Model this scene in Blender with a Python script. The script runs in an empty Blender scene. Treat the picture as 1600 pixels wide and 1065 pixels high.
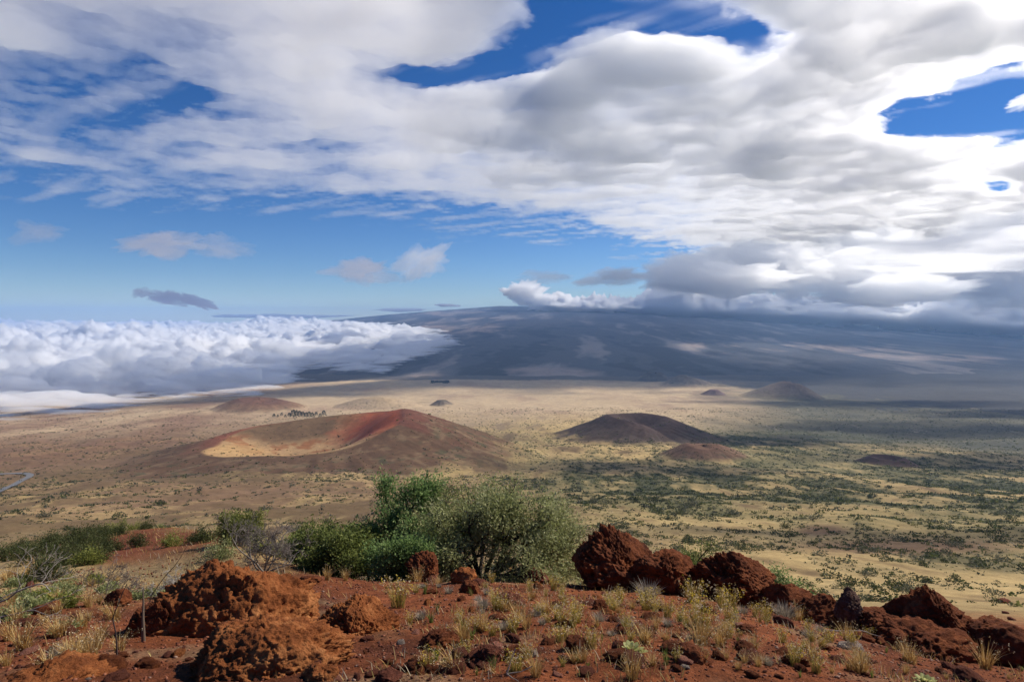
import bpy, bmesh, math, random
import numpy as np
from mathutils import Vector, Matrix

sc = bpy.context.scene
C = sc.collection
R = math.radians

# ------------------------------------------------------------------ camera
CAM_Z = 1.65
FPX, CX, CY, HORIZON = 953.0, 800.0, 532.5, 497.0          # photograph pixels
PITCH = math.atan((CY - HORIZON) / FPX)
cam_data = bpy.data.cameras.new("camera")
cam = bpy.data.objects.new("camera", cam_data)
C.objects.link(cam)
cam.location = (0, 0, CAM_Z)
cam.rotation_euler = (R(90) - PITCH, 0, 0)
cam_data.sensor_width = 36.0
cam_data.lens = 36.0 * FPX / 1600.0
cam_data.clip_start = 0.05
cam_data.clip_end = 400000.0
sc.camera = cam

# ------------------------------------------------------------------ sky and sun
SUN_AZ, SUN_EL = R(62), R(41)                               # azimuth clockwise from +Y
SUN_DIR = Vector((math.sin(SUN_AZ) * math.cos(SUN_EL), math.cos(SUN_AZ) * math.cos(SUN_EL), math.sin(SUN_EL)))
world = bpy.data.worlds.new("World")
sc.world = world
world.use_nodes = True
wn, wl = world.node_tree.nodes, world.node_tree.links
wn.clear()
w_out = wn.new("ShaderNodeOutputWorld")
w_bg = wn.new("ShaderNodeBackground")
w_sky = wn.new("ShaderNodeTexSky")
w_sky.sky_type = 'NISHITA'
w_sky.sun_disc = False
w_sky.sun_elevation = SUN_EL
w_sky.sun_rotation = SUN_AZ
w_sky.altitude = 2800.0
w_sky.air_density = 1.0
w_sky.dust_density = 0.15
w_sky.ozone_density = 3.0
w_hs = wn.new("ShaderNodeHueSaturation")
w_hs.inputs["Saturation"].default_value = 1.32
w_hs.inputs["Value"].default_value = 0.70
w_hs.inputs["Hue"].default_value = 0.510
wl.new(w_sky.outputs[0], w_hs.inputs["Color"])
wl.new(w_hs.outputs[0], w_bg.inputs[0])
w_bg.inputs[1].default_value = 0.12
wl.new(w_bg.outputs[0], w_out.inputs[0])

sun_data = bpy.data.lights.new("sun", 'SUN')
sun_data.energy = 4.7
sun_data.angle = R(0.5)
sun_data.color = (1.0, 0.93, 0.82)
sun = bpy.data.objects.new("sun", sun_data)
C.objects.link(sun)
sun.rotation_euler = SUN_DIR.to_track_quat('Z', 'Y').to_euler()

sc.view_settings.view_transform = 'Standard'
sc.view_settings.look = 'None'
sc.view_settings.exposure = 0.22
sc.view_settings.gamma = 1.0
sc.render.engine = 'CYCLES'
sc.cycles.max_bounces = 24
sc.cycles.diffuse_bounces = 3
sc.cycles.glossy_bounces = 2
sc.cycles.transmission_bounces = 3
sc.cycles.volume_bounces = 20
sc.cycles.transparent_max_bounces = 64
sc.cycles.use_denoising = True
sc.cycles.sample_clamp_indirect = 10.0

# ------------------------------------------------------------------ noise
_rng = np.random.default_rng(7)
_PERM = _rng.permutation(4096).astype(np.int32)
_ANG = _rng.random(4096) * 2 * math.pi
_GX, _GY = np.cos(_ANG), np.sin(_ANG)

def noise2(x, y, seed=0):
    fx0, fy0 = np.floor(x), np.floor(y)
    ix, iy = fx0.astype(np.int64) & 4095, fy0.astype(np.int64) & 4095
    fx, fy = x - fx0, y - fy0
    u, v = fx * fx * fx * (fx * (fx * 6 - 15) + 10), fy * fy * fy * (fy * (fy * 6 - 15) + 10)
    p0, p1 = _PERM[(ix + seed * 131) & 4095], _PERM[(ix + 1 + seed * 131) & 4095]
    def g(p, dx, dy):
        h = _PERM[(p + iy + dy) & 4095]
        return _GX[h] * (fx - dx) + _GY[h] * (fy - dy)
    a, b, c, d = g(p0, 0, 0), g(p1, 1, 0), g(p0, 0, 1), g(p1, 1, 1)
    return 1.45 * (a + u * (b - a) + v * (c - a + u * (a - b - c + d)))

def fbm(x, y, oct=6, seed=0, gain=0.5, lac=2.03, ridge=False, billow=False):
    s, a, tot = np.zeros_like(x, dtype=float), 1.0, 0.0
    for o in range(oct):
        n = noise2(x + 17.3 * o, y - 9.1 * o, seed + o)
        if ridge: n = 1 - 2 * np.abs(n)
        if billow: n = 2 * np.abs(n) - 0.55
        s += a * n
        tot += a
        a *= gain
        x, y = x * lac, y * lac
    return s / tot

def _h3(ix, iy, iz, s):
    n = (ix * 374761393 + iy * 668265263 + iz * 2147483647 + s * 1274126177) & 0xFFFFFFFF
    n = ((n ^ (n >> 13)) * 1274126177) & 0xFFFFFFFF
    return ((n ^ (n >> 16)) & 0xFFFFFFFF) / 4294967296.0

def vnoise3(p, seed=0):
    i = np.floor(p).astype(np.int64)
    f = p - i
    f = f * f * f * (f * (f * 6 - 15) + 10)
    r = 0
    for dx in (0, 1):
        for dy in (0, 1):
            for dz in (0, 1):
                w = (f[:, 0] if dx else 1 - f[:, 0]) * (f[:, 1] if dy else 1 - f[:, 1]) * (f[:, 2] if dz else 1 - f[:, 2])
                r = r + w * _h3(i[:, 0] + dx, i[:, 1] + dy, i[:, 2] + dz, seed)
    return r * 2 - 1

def fbm3(p, oct=5, seed=0, gain=0.5, lac=2.07, ridge=False):
    s, a, tot = np.zeros(len(p)), 1.0, 0.0
    for o in range(oct):
        n = vnoise3(p + 31.7 * o, seed + o)
        if ridge: n = 1 - 2 * np.abs(n)
        s += a * n
        tot += a
        a *= gain
        p = p * lac
    return s / tot

def worley3(p, seed=0):
    """distance to the nearest of a jittered set of points"""
    i = np.floor(p).astype(np.int64)
    best = np.full(len(p), 9.0)
    for dx in (-1, 0, 1):
        for dy in (-1, 0, 1):
            for dz in (-1, 0, 1):
                c = i + np.array([dx, dy, dz])
                f = np.stack([_h3(c[:, 0], c[:, 1], c[:, 2], seed + k) for k in (1, 2, 3)], 1)
                best = np.minimum(best, ((c + f - p) ** 2).sum(1))
    return np.sqrt(best)

def sstep(a, b, x):
    t = np.clip((x - a) / (b - a), 0, 1)
    return t * t * (3 - 2 * t)

# ------------------------------------------------------------------ mesh helpers
def mesh_np(name, co, quads=None, tris=None, smooth=True):
    """one mesh datablock from numpy arrays"""
    me = bpy.data.meshes.new(name)
    co = np.asarray(co, np.float32)
    me.vertices.add(len(co))
    me.vertices.foreach_set("co", co.ravel())
    nq = 0 if quads is None else len(quads)
    nt = 0 if tris is None else len(tris)
    idx = []
    if nq: idx.append(np.asarray(quads, np.int32).ravel())
    if nt: idx.append(np.asarray(tris, np.int32).ravel())
    idx = np.concatenate(idx) if idx else np.zeros(0, np.int32)
    me.loops.add(len(idx))
    me.loops.foreach_set("vertex_index", idx)
    me.polygons.add(nq + nt)
    st = np.concatenate([np.arange(nq) * 4, nq * 4 + np.arange(nt) * 3]).astype(np.int32)
    me.polygons.foreach_set("loop_start", st)
    if smooth:
        me.polygons.foreach_set("use_smooth", np.ones(nq + nt, bool))
    me.update(calc_edges=True)
    return me

def set_col(me, rgb, name="col"):
    a = me.color_attributes.new(name, 'FLOAT_COLOR', 'POINT')
    c = np.ones((len(me.vertices), 4), np.float32)
    c[:, :3] = rgb
    a.data.foreach_set("color", c.ravel())

def link(name, me, mat=None, parent=None, loc=None):
    o = bpy.data.objects.new(name, me)
    if mat is not None and not me.materials: me.materials.append(mat)
    C.objects.link(o)
    if parent is not None: o.parent = parent
    if loc is not None: o.location = loc
    return o

def tag(o, label=None, cat=None, group=None, kind=None):
    if label: o["label"] = label
    if cat: o["category"] = cat
    if group: o["group"] = group
    if kind: o["kind"] = kind
    return o

def grid_quads(nr, nc):
    i = np.arange((nr - 1) * (nc - 1))
    r, c = i // (nc - 1), i % (nc - 1)
    a = r * nc + c
    return np.stack([a, a + 1, a + nc + 1, a + nc], 1)

# ------------------------------------------------------------------ materials
def new_mat(name):
    m = bpy.data.materials.new(name)
    m.use_nodes = True
    m.node_tree.nodes.clear()
    out = m.node_tree.nodes.new("ShaderNodeOutputMaterial")
    return m, m.node_tree.nodes, m.node_tree.links, out

def volume_mat(name, density, color=(1, 1, 1), g=0.5):
    m, n, l, out = new_mat(name)
    v = n.new("ShaderNodeVolumePrincipled")
    v.inputs["Color"].default_value = (*color, 1)
    v.inputs["Density"].default_value = density
    v.inputs["Anisotropy"].default_value = g
    l.new(v.outputs[0], out.inputs["Volume"])
    m.cycles.homogeneous_volume = True
    return m

# pixel of the photograph -> direction (world)
def ray(px, py):
    d = Vector(((px - CX) / FPX, 1.0, -(py - CY) / FPX))
    c, s = math.cos(PITCH), math.sin(PITCH)
    return Vector((d.x, d.y * c + d.z * s, d.z * c - d.y * s))
# ------------------------------------------------------------------ clouds
def lens(name, X, Y, t, zb, zt, mat):
    """closed cloud body: a lower and an upper sheet over a grid, meeting where the thickness t falls to nothing"""
    nr, nc = X.shape
    inside = (t > 0).ravel()
    n = nr * nc
    X, Y, zb, zt = X.ravel(), Y.ravel(), zb.ravel(), zt.ravel()
    q = grid_quads(nr, nc)
    keep = inside[q].any(1)
    q = q[keep]
    up = np.where(inside, np.arange(n) + n, np.arange(n))
    co = np.concatenate([np.stack([X, Y, zb], 1), np.stack([X, Y, zt], 1)])
    qu = up[q]
    faces = np.concatenate([q[:, ::-1], qu])
    used = np.unique(faces)
    remap = np.zeros(2 * n, np.int64)
    remap[used] = np.arange(len(used))
    me = mesh_np(name, co[used], remap[faces])
    return link(name, me, mat)

def table(xs, rows, PX, PY):
    """smooth interpolation of a coarse hand-made table of cloud amounts"""
    ys = np.array(sorted(rows)); A = np.array([rows[y] for y in ys], float)
    xs = np.array(xs, float)
    fx = np.clip(np.interp(PX, xs, np.arange(len(xs))), 0, len(xs) - 1.001)
    fy = np.clip(np.interp(PY, ys, np.arange(len(ys))), 0, len(ys) - 1.001)
    ix, iy = fx.astype(int), fy.astype(int)
    u, v = fx - ix, fy - iy
    u, v = u * u * (3 - 2 * u), v * v * (3 - 2 * v)
    return A[iy, ix] * (1 - u) * (1 - v) + A[iy, ix + 1] * u * (1 - v) + A[iy + 1, ix] * (1 - u) * v + A[iy + 1, ix + 1] * u * v

# the high deck, 5 km above the viewpoint
DECK_H = 5000.0
DXS = list(range(0, 1601, 100)) + [1750, 1900, 2100, 2350]
DROWS = {
    -330: [-.6]*21,
    -150: [.2,.3,.4,.4,.5,.6,.6,.5,.4,.2,0,-.2,-.3,-.4,-.5,-.6,-.6] + [-.6]*4,
    -60: [.9,.9,.9,.9,.9,1,1,.95,.7,.5,.4,.5,.6,.5,.3,.1,-.2] + [-.4,-.5,-.6,-.6],
    0:   [.9,.95,.95,.95,.95,1,1,.95,.9,.5,.4,.6,.9,1,1,.8,.5] + [.2,0,-.2,-.6],
    50:  [.85,.8,.7,.75,.85,.95,1,.95,.9,.7,.8,.7,.9,1,1,1,.8] + [.3,.1,-.1,-.6],
    100: [.5,.35,.4,.55,.75,.85,.85,.8,.8,.95,1,.95,.95,1,.95,.9,.6] + [.4,.2,0,-.6],
    150: [.4,.3,.3,.3,.75,.9,.85,.75,.9,1,1,1,1,1,.9,.6,.4] + [.4,.3,.1,-.6],
    200: [.35,.3,.3,.4,.6,.75,.9,.95,1,1,1,1,1,1,.9,.6,.5] + [.5,.3,.1,-.6],
    250: [.3,.4,.4,.45,.5,.5,.6,.6,.8,.95,1,1,1,1,.95,.7,.8] + [.7,.4,.1,-.6],
    300: [-.4,-.1,.2,.28,.3,.35,.45,.55,.6,.65,.6,.7,1,1,.9,.8,.8] + [.7,.4,.1,-.6],
    350: [-.6,-.6,-.6,-.6,-.6,-.5,-.4,-.2,-.1,.15,.5,.65,.9,1,.95,.9,.8] + [.7,.4,.1,-.6],
    400: [-.6]*10 + [-.3,.2,.6,.8,.8,.7,.6,.5,.3,0,-.6],
    440: [-.6]*21,
}
HOLES = [(865, 48, 62, 46, 1.1), (935, 18, 75, 26, .75), (1062, 42, 78, 40, 1.0), (1170, 72, 48, 36, 1.1), (725, 118, 95, 24, 1.0), (800, 92, 45, 34, .9),
         (648, 128, 45, 20, .55), (1490, 190, 110, 36, 1.2), (1590, 155, 90, 46, 1.2), (1408, 190, 32, 26, .7), (1556, 296, 30, 14, .7), (1500, 388, 80, 9, .5),
         (310, 155, 46, 22, .5), (200, 130, 110, 40, .3), (170, 190, 110, 22, .35), (470, 232, 80, 18, .3), (560, 312, 70, 14, .3), (1590, 8, 50, 18, .6)]
def build_deck():
    step = 2.5
    px = np.arange(-260, 2340, step)
    py = np.arange(-320, 436, step)
    PX, PY = np.meshgrid(px, py)
    H = 2400 + 2800 * sstep(650, 1350, PX)                     # the base climbs gently towards the right
    k = H / DECK_H
    Yn = DECK_H * FPX / (HORIZON - PY)
    Xn = Yn * (PX - CX) / FPX
    wx = fbm(Xn / 2600, Yn / 2600, 5, 71) * 26
    wy = fbm(Xn / 2600, Yn / 2600, 5, 91) * 18
    m = table(DXS, DROWS, PX + wx, PY + wy)
    for cx, cy, rx, ry, dep in HOLES:
        m = m - dep * np.exp(-(((PX + wx - cx) / (1.12 * rx)) ** 2 + ((PY + wy - cy) / ry) ** 2))
    n1 = fbm(Xn / 3400, Yn / 3400, 9, 5, gain=0.56)
    n2 = fbm(Xn / 1300, Yn / 1300, 7, 33, gain=.55)
    f = m - 0.10 + 0.46 * n1 + 0.22 * n2
    n3 = fbm(Xn / 620, Yn / 620, 6, 57, gain=.54)
    n4 = fbm(Xn / 1500 + 7, Yn / 1500, 6, 63, gain=.5, ridge=True)
    edge_ = np.exp(-np.maximum(f, 0) / .4)
    f = f + (.62 * n3 + .22 * n4) * edge_ * (1 - .72 * sstep(130, 290, PY))
    f = np.where(m < -.45, -1, f)
    fp = np.maximum(f, 0)
    t = 470 * k ** .4 * fp ** 1.25 * fp / (fp + .22)
    body = np.exp(1.5 * fbm(Xn / 2300, Yn / 2300, 7, 81, gain=.6)) * (1 + .5 * fbm(Xn / 520, Yn / 520, 5, 84, gain=.55))
    t = t * np.clip(body, .25, 3.2) * (1 - .5 * np.exp(-(np.maximum(np.abs(PX - 1230) - 140, 0) / 200) ** 2 - ((PY - 328) / 34) ** 2))
    t = t * (.62 + .38 * sstep(250, 700, PX + .8 * (250 - PY)))
    t = t * (1 + .5 * sstep(900, 1400, PX))
    su, sv = Xn * .8 - Yn * .6, Xn * .6 + Yn * .8
    veil = fbm(su / 5200 + 3, sv / 1300, 6, 95, gain=.5)
    t = t + 75 * k ** .4 * np.maximum(veil + .02, 0) * sstep(-.42, -.1, m + .25 * n1)
    bump = fbm(Xn / 1500, Yn / 1500, 6, 17)
    zb = H - 0.45 * t - 150 * bump * np.minimum(1, t / 300)
    zt = zb + t
    return lens("cloud_deck", Xn * k, Yn * k, t, zb, zt, volume_mat("cloud deck vapour", 0.0056, (.994, .994, .994), g=0.68))
deck = build_deck()
tag(deck, "broad white and grey cloud deck with ragged blue gaps, filling the upper sky", "cloud")

# the lower bank on the right, about 1150 m above the viewpoint
BXS = [930, 1000, 1050, 1100, 1150, 1200, 1300, 1400, 1500, 1600, 1900]
BROWS = {
    340: [-.6]*7 + [-.5, -.3, -.1, 0],
    365: [-.6,-.6,-.6,-.6,-.6,-.6,-.4,-.1,.2,.4,.4],
    388: [-.6,-.6,-.6,-.5,-.4,-.3,-.1,.2,.5,.6,.6],
    405: [-.6,-.6,-.6,-.4,-.2,-.1,.1,.3,.5,.6,.7],
    425: [-.6,-.6,-.6,-.5,-.3,-.2,0,.2,.5,.6,.7],
    443: [-.6,-.6,-.6,-.5,-.4,-.2,0,.3,.5,.6,.6],
    458: [-.6,-.6,-.6,-.5,-.4,-.3,-.2,.1,.3,.4,.5],
    472: [-.6,-.6,-.6,-.6,-.5,-.5,-.3,0,.2,.3,.4],
    487: [-.6,-.6,-.6,-.6,-.6,-.6,-.5,-.4,-.2,0,.2],
}
def build_bank():
    H = 1150.0
    px = np.arange(900, 1900, 2.2)
    py = np.concatenate([np.arange(335, 440, 1.6), np.arange(440, 487, .8)])
    PX, PY = np.meshgrid(px, py)
    Y = H * FPX / (HORIZON - PY)
    X = Y * (PX - CX) / FPX
    w = fbm(X / 2500, Y / 2500, 5, 111)
    m = table(BXS, BROWS, PX + 24 * w, PY + 8 * fbm(X / 2500, Y / 2500, 5, 121))
    f = m - .05 + .35 * fbm(X / 2800, Y / 2800, 7, 131, gain=.55) + .2 * fbm(X / 900, Y / 900, 6, 141, billow=True)
    t = 300 * np.maximum(f, 0) ** 1.1
    zb = H - .25 * t - 40 * fbm(X / 900, Y / 900, 5, 151) * np.minimum(1, t / 150)
    return lens("cloud_bank", X, Y, t, zb, zb + t, volume_mat("cumulus vapour", 0.0042, g=0.85))
tag(build_bank(), "layered grey-white cloud bank hanging low over the mountain's right flank", "cloud")

# bright cumulus rolling over the mountain's shoulder
RX = [835, 842, 850, 860, 900, 960, 1000, 1040, 1080, 1120, 1200, 1300, 1400, 1500, 1600, 1720]
RT = [482, 476, 468, 466, 468, 466, 466, 453, 455, 462, 466, 470, 474, 478, 480, 480]
RB = [484, 484, 484, 485, 488, 490, 492, 499, 501, 497, 503, 505, 508, 514, 524, 534]
def build_ridge_cloud():
    px = np.arange(836, 1718, 1.2)
    s = np.sin(np.linspace(-1, 1, 110) * math.pi / 2)
    P, S = np.meshgrid(px, s)
    yc = np.interp(P, [770, 1000, 1300, 1720], [29500, 27500, 24500, 19500])
    w = 2600.0
    Y = yc + S * w
    X = Y * (P - CX) / FPX
    q = np.sqrt(np.clip(1 - S * S, 0, 1))
    zt = (HORIZON - np.interp(P, RX, RT)) / FPX * yc
    zb = (HORIZON - np.interp(P, RX, RB)) / FPX * yc
    zm = zb + .35 * (zt - zb)
    b = fbm(X / 1500, Y / 1500, 6, 801, billow=True, gain=.55); b2 = fbm(X / 420, Y / 420, 6, 811, billow=True, gain=.6)
    n = fbm(X / 1900, Y / 1900, 6, 821)
    top = zm + (zt - zm) * (q + 1.4 * b * q + 1.0 * b2 * q)
    bot = zm - (zm - zb) * q * (.8 + 1.3 * n + .3 * b2)
    t = (top - bot) - 20
    return lens("cumulus_ridge", X, Y, t, bot, np.maximum(top, bot), volume_mat("bright cumulus vapour", 0.018, g=0.5))
tag(build_ridge_cloud(), "bright white cumulus rolling along the mountain's summit ridge", "cloud")

def ico(sub):
    bm = bmesh.new()
    bmesh.ops.create_icosphere(bm, subdivisions=sub, radius=1.0)
    co = np.array([v.co[:] for v in bm.verts]); tr = np.array([[v.index for v in f.verts] for f in bm.faces])
    bm.free()
    return co, tr
ICO = {}
def icosphere(sub):
    if sub not in ICO: ICO[sub] = ico(sub)
    return ICO[sub]

PUFF_V = {}
def puff(label, x, y, z, wx, wy, wz, dens, seed, tilt=0.0, rough=.5, group=None, knob=0.0, grey=1.0):
    co, tr = icosphere(6 if knob else 5)
    n = fbm3(co * 1.7 + seed * 7.7, 6, seed, gain=.58)
    nn = fbm3(co * 5 + seed * 3.1, 4, seed + 50, gain=.6)
    p = co * (1 + rough * 1.5 * n + rough * .35 * nn)[:, None]
    if knob: p = p * (1 + knob * (1.1 * (.5 - worley3(co * 2.6 + seed, seed)) + .6 * (.5 - worley3(co * 6 + seed, seed + 3)) + .35 * (.5 - worley3(co * 13 + seed, seed + 5))))[:, None]
    p = p * np.array([wx / 2, wy / 2, wz / 2])
    p[:, 2] += p[:, 0] * tilt
    key = (dens, grey)
    if key not in PUFF_V: PUFF_V[key] = volume_mat("thin puff vapour", dens, (grey, grey - .1 * (1 - grey), grey), g=.6)  # greyer vapour colour stands in for shade on the unlit small clouds
    o = link("small_cloud", mesh_np("small_cloud", p, None, tr), PUFF_V[key], None, (x, y, z))
    return tag(o, label, "cloud", group)
def sky_puff(label, px, py, w, h, Y, tau, seed, tilt=0., rough=.75, knob=0.0, grey=.8):
    k = Y / FPX
    return puff(label, (px - CX) * k, Y, (HORIZON - py) * k, w * k, w * k * .8, h * k, round(tau * .8 / (h * k), 6), seed, tilt, rough, None, knob, grey)
sky_puff("grey puff of cloud in the clear blue band, widest of the three far left ones", 254, 380, 100, 34, 14000, 1.1, 1, .12)
sky_puff("faint wisp of cloud just right of the widest far left puff", 345, 386, 74, 30, 15000, .45, 2, -.1)
sky_puff("faint pinkish wisp of cloud nearest the picture's left edge", 62, 362, 66, 28, 14000, .4, 3, .1)
sky_puff("grey flat-bottomed puff of cloud left of the white curled one", 563, 425, 86, 34, 15000, 1.2, 4)
sky_puff("white curled puff of cloud in the blue above the mountain's left slope", 660, 412, 74, 46, 15000, 1.8, 5, .3, grey=.97)
sky_puff("tiny round dark cloudlet at the left end of the dark streak", 222, 458, 30, 16, 24000, 1.3, 6, grey=.5)
sky_puff("dark streak of cloud low over the cloud sea, left half", 268, 465, 64, 18, 24000, 1.6, 7, -.16, grey=.5)
sky_puff("dark streak of cloud low over the cloud sea, tapering right half", 312, 474, 52, 16, 24000, 1.5, 8, -.32, grey=.5)
sky_puff("pale thin puff of cloud just left of the low cloud bank", 955, 432, 100, 28, 17000, .8, 9, .1)
sky_puff("very faint cloud wisp above the summit cumulus", 850, 432, 70, 20, 18000, .35, 10)
sky_puff("small bright fleck of cloud at the far right, inside the blue gap", 1590, 163, 56, 22, 16000, .9, 11, .3, grey=1.0)
sky_puff("thin far row of cloud above the cloud sea's horizon", 435, 494, 150, 7, 100000, 3.5, 12, 0, .6)
sky_puff("short far row of cloud left of the mountain's summit", 625, 484, 64, 5, 110000, 3.0, 13, 0, .6)
sky_puff("tiny far cloud streak right of the short far row", 700, 477, 36, 4, 110000, 2.5, 14, 0, .6)
for i, (px, py, w, h, Y, lab) in enumerate([
        (822, 459, 58, 34, 27500, "tall white cauliflower cloud at the summit end of the ridge cumulus"), (848, 472, 56, 26, 27000, "white cloud lump joining the cauliflower cloud to the ridge cumulus"),
        (800, 456, 34, 14, 28000, "small white cloud tuft off the cauliflower cloud's left side"), (872, 460, 16, 9, 27500, "tiny white cloud fleck just right of the cauliflower cloud"),
        (940, 477, 70, 22, 26500, "low white cloud lump on the ridge right of the summit"), (1008, 478, 64, 30, 26000, "white cloud lump on the ridge before the tallest one"),
        (1052, 470, 84, 46, 25500, "tallest white cloud lump in the middle of the ridge cumulus"), (1128, 478, 90, 40, 25000, "bulging white cloud lump right of the tallest one"),
        (1205, 486, 100, 36, 24000, "white cloud lump hanging over the right shoulder of the mountain"), (1300, 492, 120, 32, 23500, "broad white cloud lump low over the right slope"),
        (1410, 497, 130, 30, 22500, "pale long cloud lump on the far right slope"), (1530, 504, 140, 30, 21000, "pale cloud lump at the right end of the ridge")]):
    sky_puff(lab, px, py, w, h, Y, 9, 70 + i, 0, .35, .55, 1.0)
for i, (px, py, w, h, Y, lab) in enumerate([
        (1078, 424, 130, 62, 15500, "leftmost big puffy cumulus of the low bank, nearest the blue gap"), (1160, 410, 170, 70, 16500, "second big puffy cumulus of the low bank"),
        (1140, 440, 180, 44, 15000, "grey-bottomed cumulus hanging lowest at the bank's left end"), (1265, 425, 190, 80, 16000, "broad white cumulus in the middle of the low bank"),
        (1370, 400, 180, 74, 17000, "high white cumulus above the middle of the low bank"), (1390, 452, 210, 52, 15500, "long grey-based cumulus low in the right half of the bank"),
        (1490, 425, 190, 84, 16500, "tall white cumulus right of the bank's middle"), (1590, 440, 200, 80, 16000, "rightmost big cumulus of the low bank, cut by the picture's edge"),
        (1565, 370, 170, 60, 18000, "white cumulus high at the right, under the little blue break")]):
    sky_puff(lab, px, py, w, h, Y, 3.2, 170 + i, 0, .42, .38, 1.0)
# unseen cumulus added towards the sun so their shade falls on the plain
SHADE_CLOUDS = [("over the dark flat-topped cone's right foot", 960, 2600, -540, 700, 420), ("over the scrub plain on the right", 2300, 3050, -560, 1500, 620),
        ("over the plain before the broad cone", 2750, 4650, -660, 2000, 760), ("over the near right scrub", 1500, 1900, -430, 800, 480),
        ("over the green scrub right of the crater", 330, 1650, -410, 560, 420), ("over the gully on the right", 280, 450, -150, 260, 120),
        ("over the far right scrub", 3300, 3900, -600, 1500, 560)]
for i, (w, x, y, z, sx, sy) in enumerate(SHADE_CLOUDS):
    d = (4700 - z) / math.tan(SUN_EL)
    puff("added out-of-view cumulus casting shade " + w, x + d * math.sin(SUN_AZ), y + d * math.cos(SUN_AZ), 4700, sx, sy, 200, .006, 30 + i, 0, 1.15)
# ------------------------------------------------------------------ terrain heights (z is relative to the camera in *_rel)
COLS = [-300, 0, 150, 300, 400, 460, 600, 750, 900, 1050, 1200, 1350, 1500, 1900]
YC   = [50, 50, 45, 32, 18, 13, 11.5, 11, 10.5, 9.5, 8.6, 8.0, 7.6, 7.4]
CRY  = [856, 850, 820, 801, 832, 868, 884, 880, 884, 896, 918, 952, 985, 1005]     # where the crest is seen
MIDY = [14, 14, 13, 12, 10, 7.5, 7, 7, 6.5, 6, 5.5, 5.4, 5.2, 5]
MIDP = [905, 903, 905, 915, 905, 905, 927, 925, 930, 940, 960, 985, 1008, 1020]
FAR_Y = [0, 30, 60, 100, 150, 250, 350, 700, 1200, 1760, 2300, 3000, 5000, 7600, 9000, 200000]
FAR_Z = [-20, -24, -30, -47, -69, -106, -134, -226, -340, -431, -497, -561, -670, -745, -757, -760]

def pix(X, Y):
    return CX + FPX * X / np.maximum(Y, 0.6)

_LX = np.arange(-300, 1901, 10.0)
_K = np.exp(-.5 * (np.arange(-15, 16) / 5.0) ** 2); _K /= _K.sum()
def lut(vals):
    v = np.interp(_LX, COLS, vals)
    return np.convolve(np.pad(v, 15, mode='edge'), _K, mode='valid')
L_YC, L_CRY, L_MIDY, L_MIDP = lut(YC), lut(CRY), lut(MIDY), lut(MIDP)

def base_rel(X, Y):
    """smooth ground height below the camera"""
    px = np.clip(pix(X, Y), -300, 1900)
    D = np.maximum(np.sqrt(np.maximum(Y, 0) ** 2 + 0.10 * X ** 2), 0.02)
    D = np.where(Y < 0, 0.5 * np.abs(X) * 0.6, D)
    yc, rc = np.interp(px, _LX, L_YC), (np.interp(px, _LX, L_CRY) - HORIZON) / FPX
    ym, rm = np.interp(px, _LX, L_MIDY), (np.interp(px, _LX, L_MIDP) - HORIZON) / FPX
    zc, zm = -rc * yc, -rm * ym
    z0 = -1.67
    a = z0 + (zm - z0) * (D - 2.6) / (ym - 2.6)
    b = zm + (zc - zm) * (D - ym) / (yc - ym)
    near = np.where(D < ym, a, b)
    near = -np.logaddexp(-near * 6, np.full_like(near, 1.64 * 6)) / 6           # flat top under the viewer
    drop = zc - 0.56 * (D - yc)
    k = 0.35 + 0.02 * yc
    near = -np.logaddexp(-near / k, -drop / k) * k                               # rounded crest
    far = np.interp(D, FAR_Y, FAR_Z)
    far2 = 0.5 * (np.interp(D * 0.93, FAR_Y, FAR_Z) + np.interp(D * 1.07, FAR_Y, FAR_Z))
    far = 0.5 * (far + far2)
    kk = 1.2
    return np.logaddexp(near / kk, far / kk) * kk

def relief(X, Y):
    D = np.sqrt(X * X + Y * Y)
    r = 0.10 * fbm(X / 2.2, Y / 2.2, 5, 201) * sstep(0.5, 3, D) * (1 - sstep(60, 200, D))
    r += 0.035 * fbm(X / 0.35, Y / 0.35, 4, 211) * (1 - sstep(15, 40, D))
    r += 0.7 * fbm(X / 18, Y / 18, 4, 221) * sstep(14, 60, D) * (1 - sstep(600, 1500, D))
    r += 11 * fbm(X / 170, Y / 170, 5, 231) * sstep(90, 700, D) * (1 - 0.6 * sstep(3500, 6000, D))
    r += 22 * fbm(X / 800, Y / 800, 4, 241) * sstep(400, 1500, D) * (1 - 0.5 * sstep(3500, 6000, D))
    r += 9 * fbm(X / 420, Y / 420, 5, 251, ridge=True) * sstep(250, 900, D) * (1 - sstep(2600, 4500, D))
    return r

def ground_z(X, Y):
    X, Y = np.asarray(X, float), np.asarray(Y, float)
    return base_rel(X, Y) + relief(X, Y) + CAM_Z

def gz(x, y):
    return float(ground_z(np.array([x]), np.array([y]))[0])

def hits(pts):
    """where the lines of sight through photograph pixels meet the ground"""
    t = np.geomspace(1.8, 9000, 2600)
    out = []
    for px, py in pts:
        d = ray(px, py)
        X, Y, Z = d.x * t, d.y * t, CAM_Z + d.z * t
        g = ground_z(X, Y)
        below = np.nonzero(Z < g)[0]
        i = below[0] if len(below) else len(t) - 1
        out.append((X[i], Y[i], g[i]))
    return out

# ------------------------------------------------------------------ colours of the ground (albedo)
def mix(a, b, f):
    f = np.asarray(f)[:, None]
    return a * (1 - f) + np.asarray(b) * f

RED   = np.array([.20, .062, .024]); REDD = np.array([.10, .032, .016]); REDL = np.array([.32, .115, .042])
BROWN = np.array([.145, .095, .048]); TAN = np.array([.46, .325, .14]); PALE = np.array([.47, .345, .205])
SCRUB = np.array([.058, .062, .030]); LAVA = np.array([.060, .058, .060]); OLIVE = np.array([.125, .12, .055])

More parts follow.
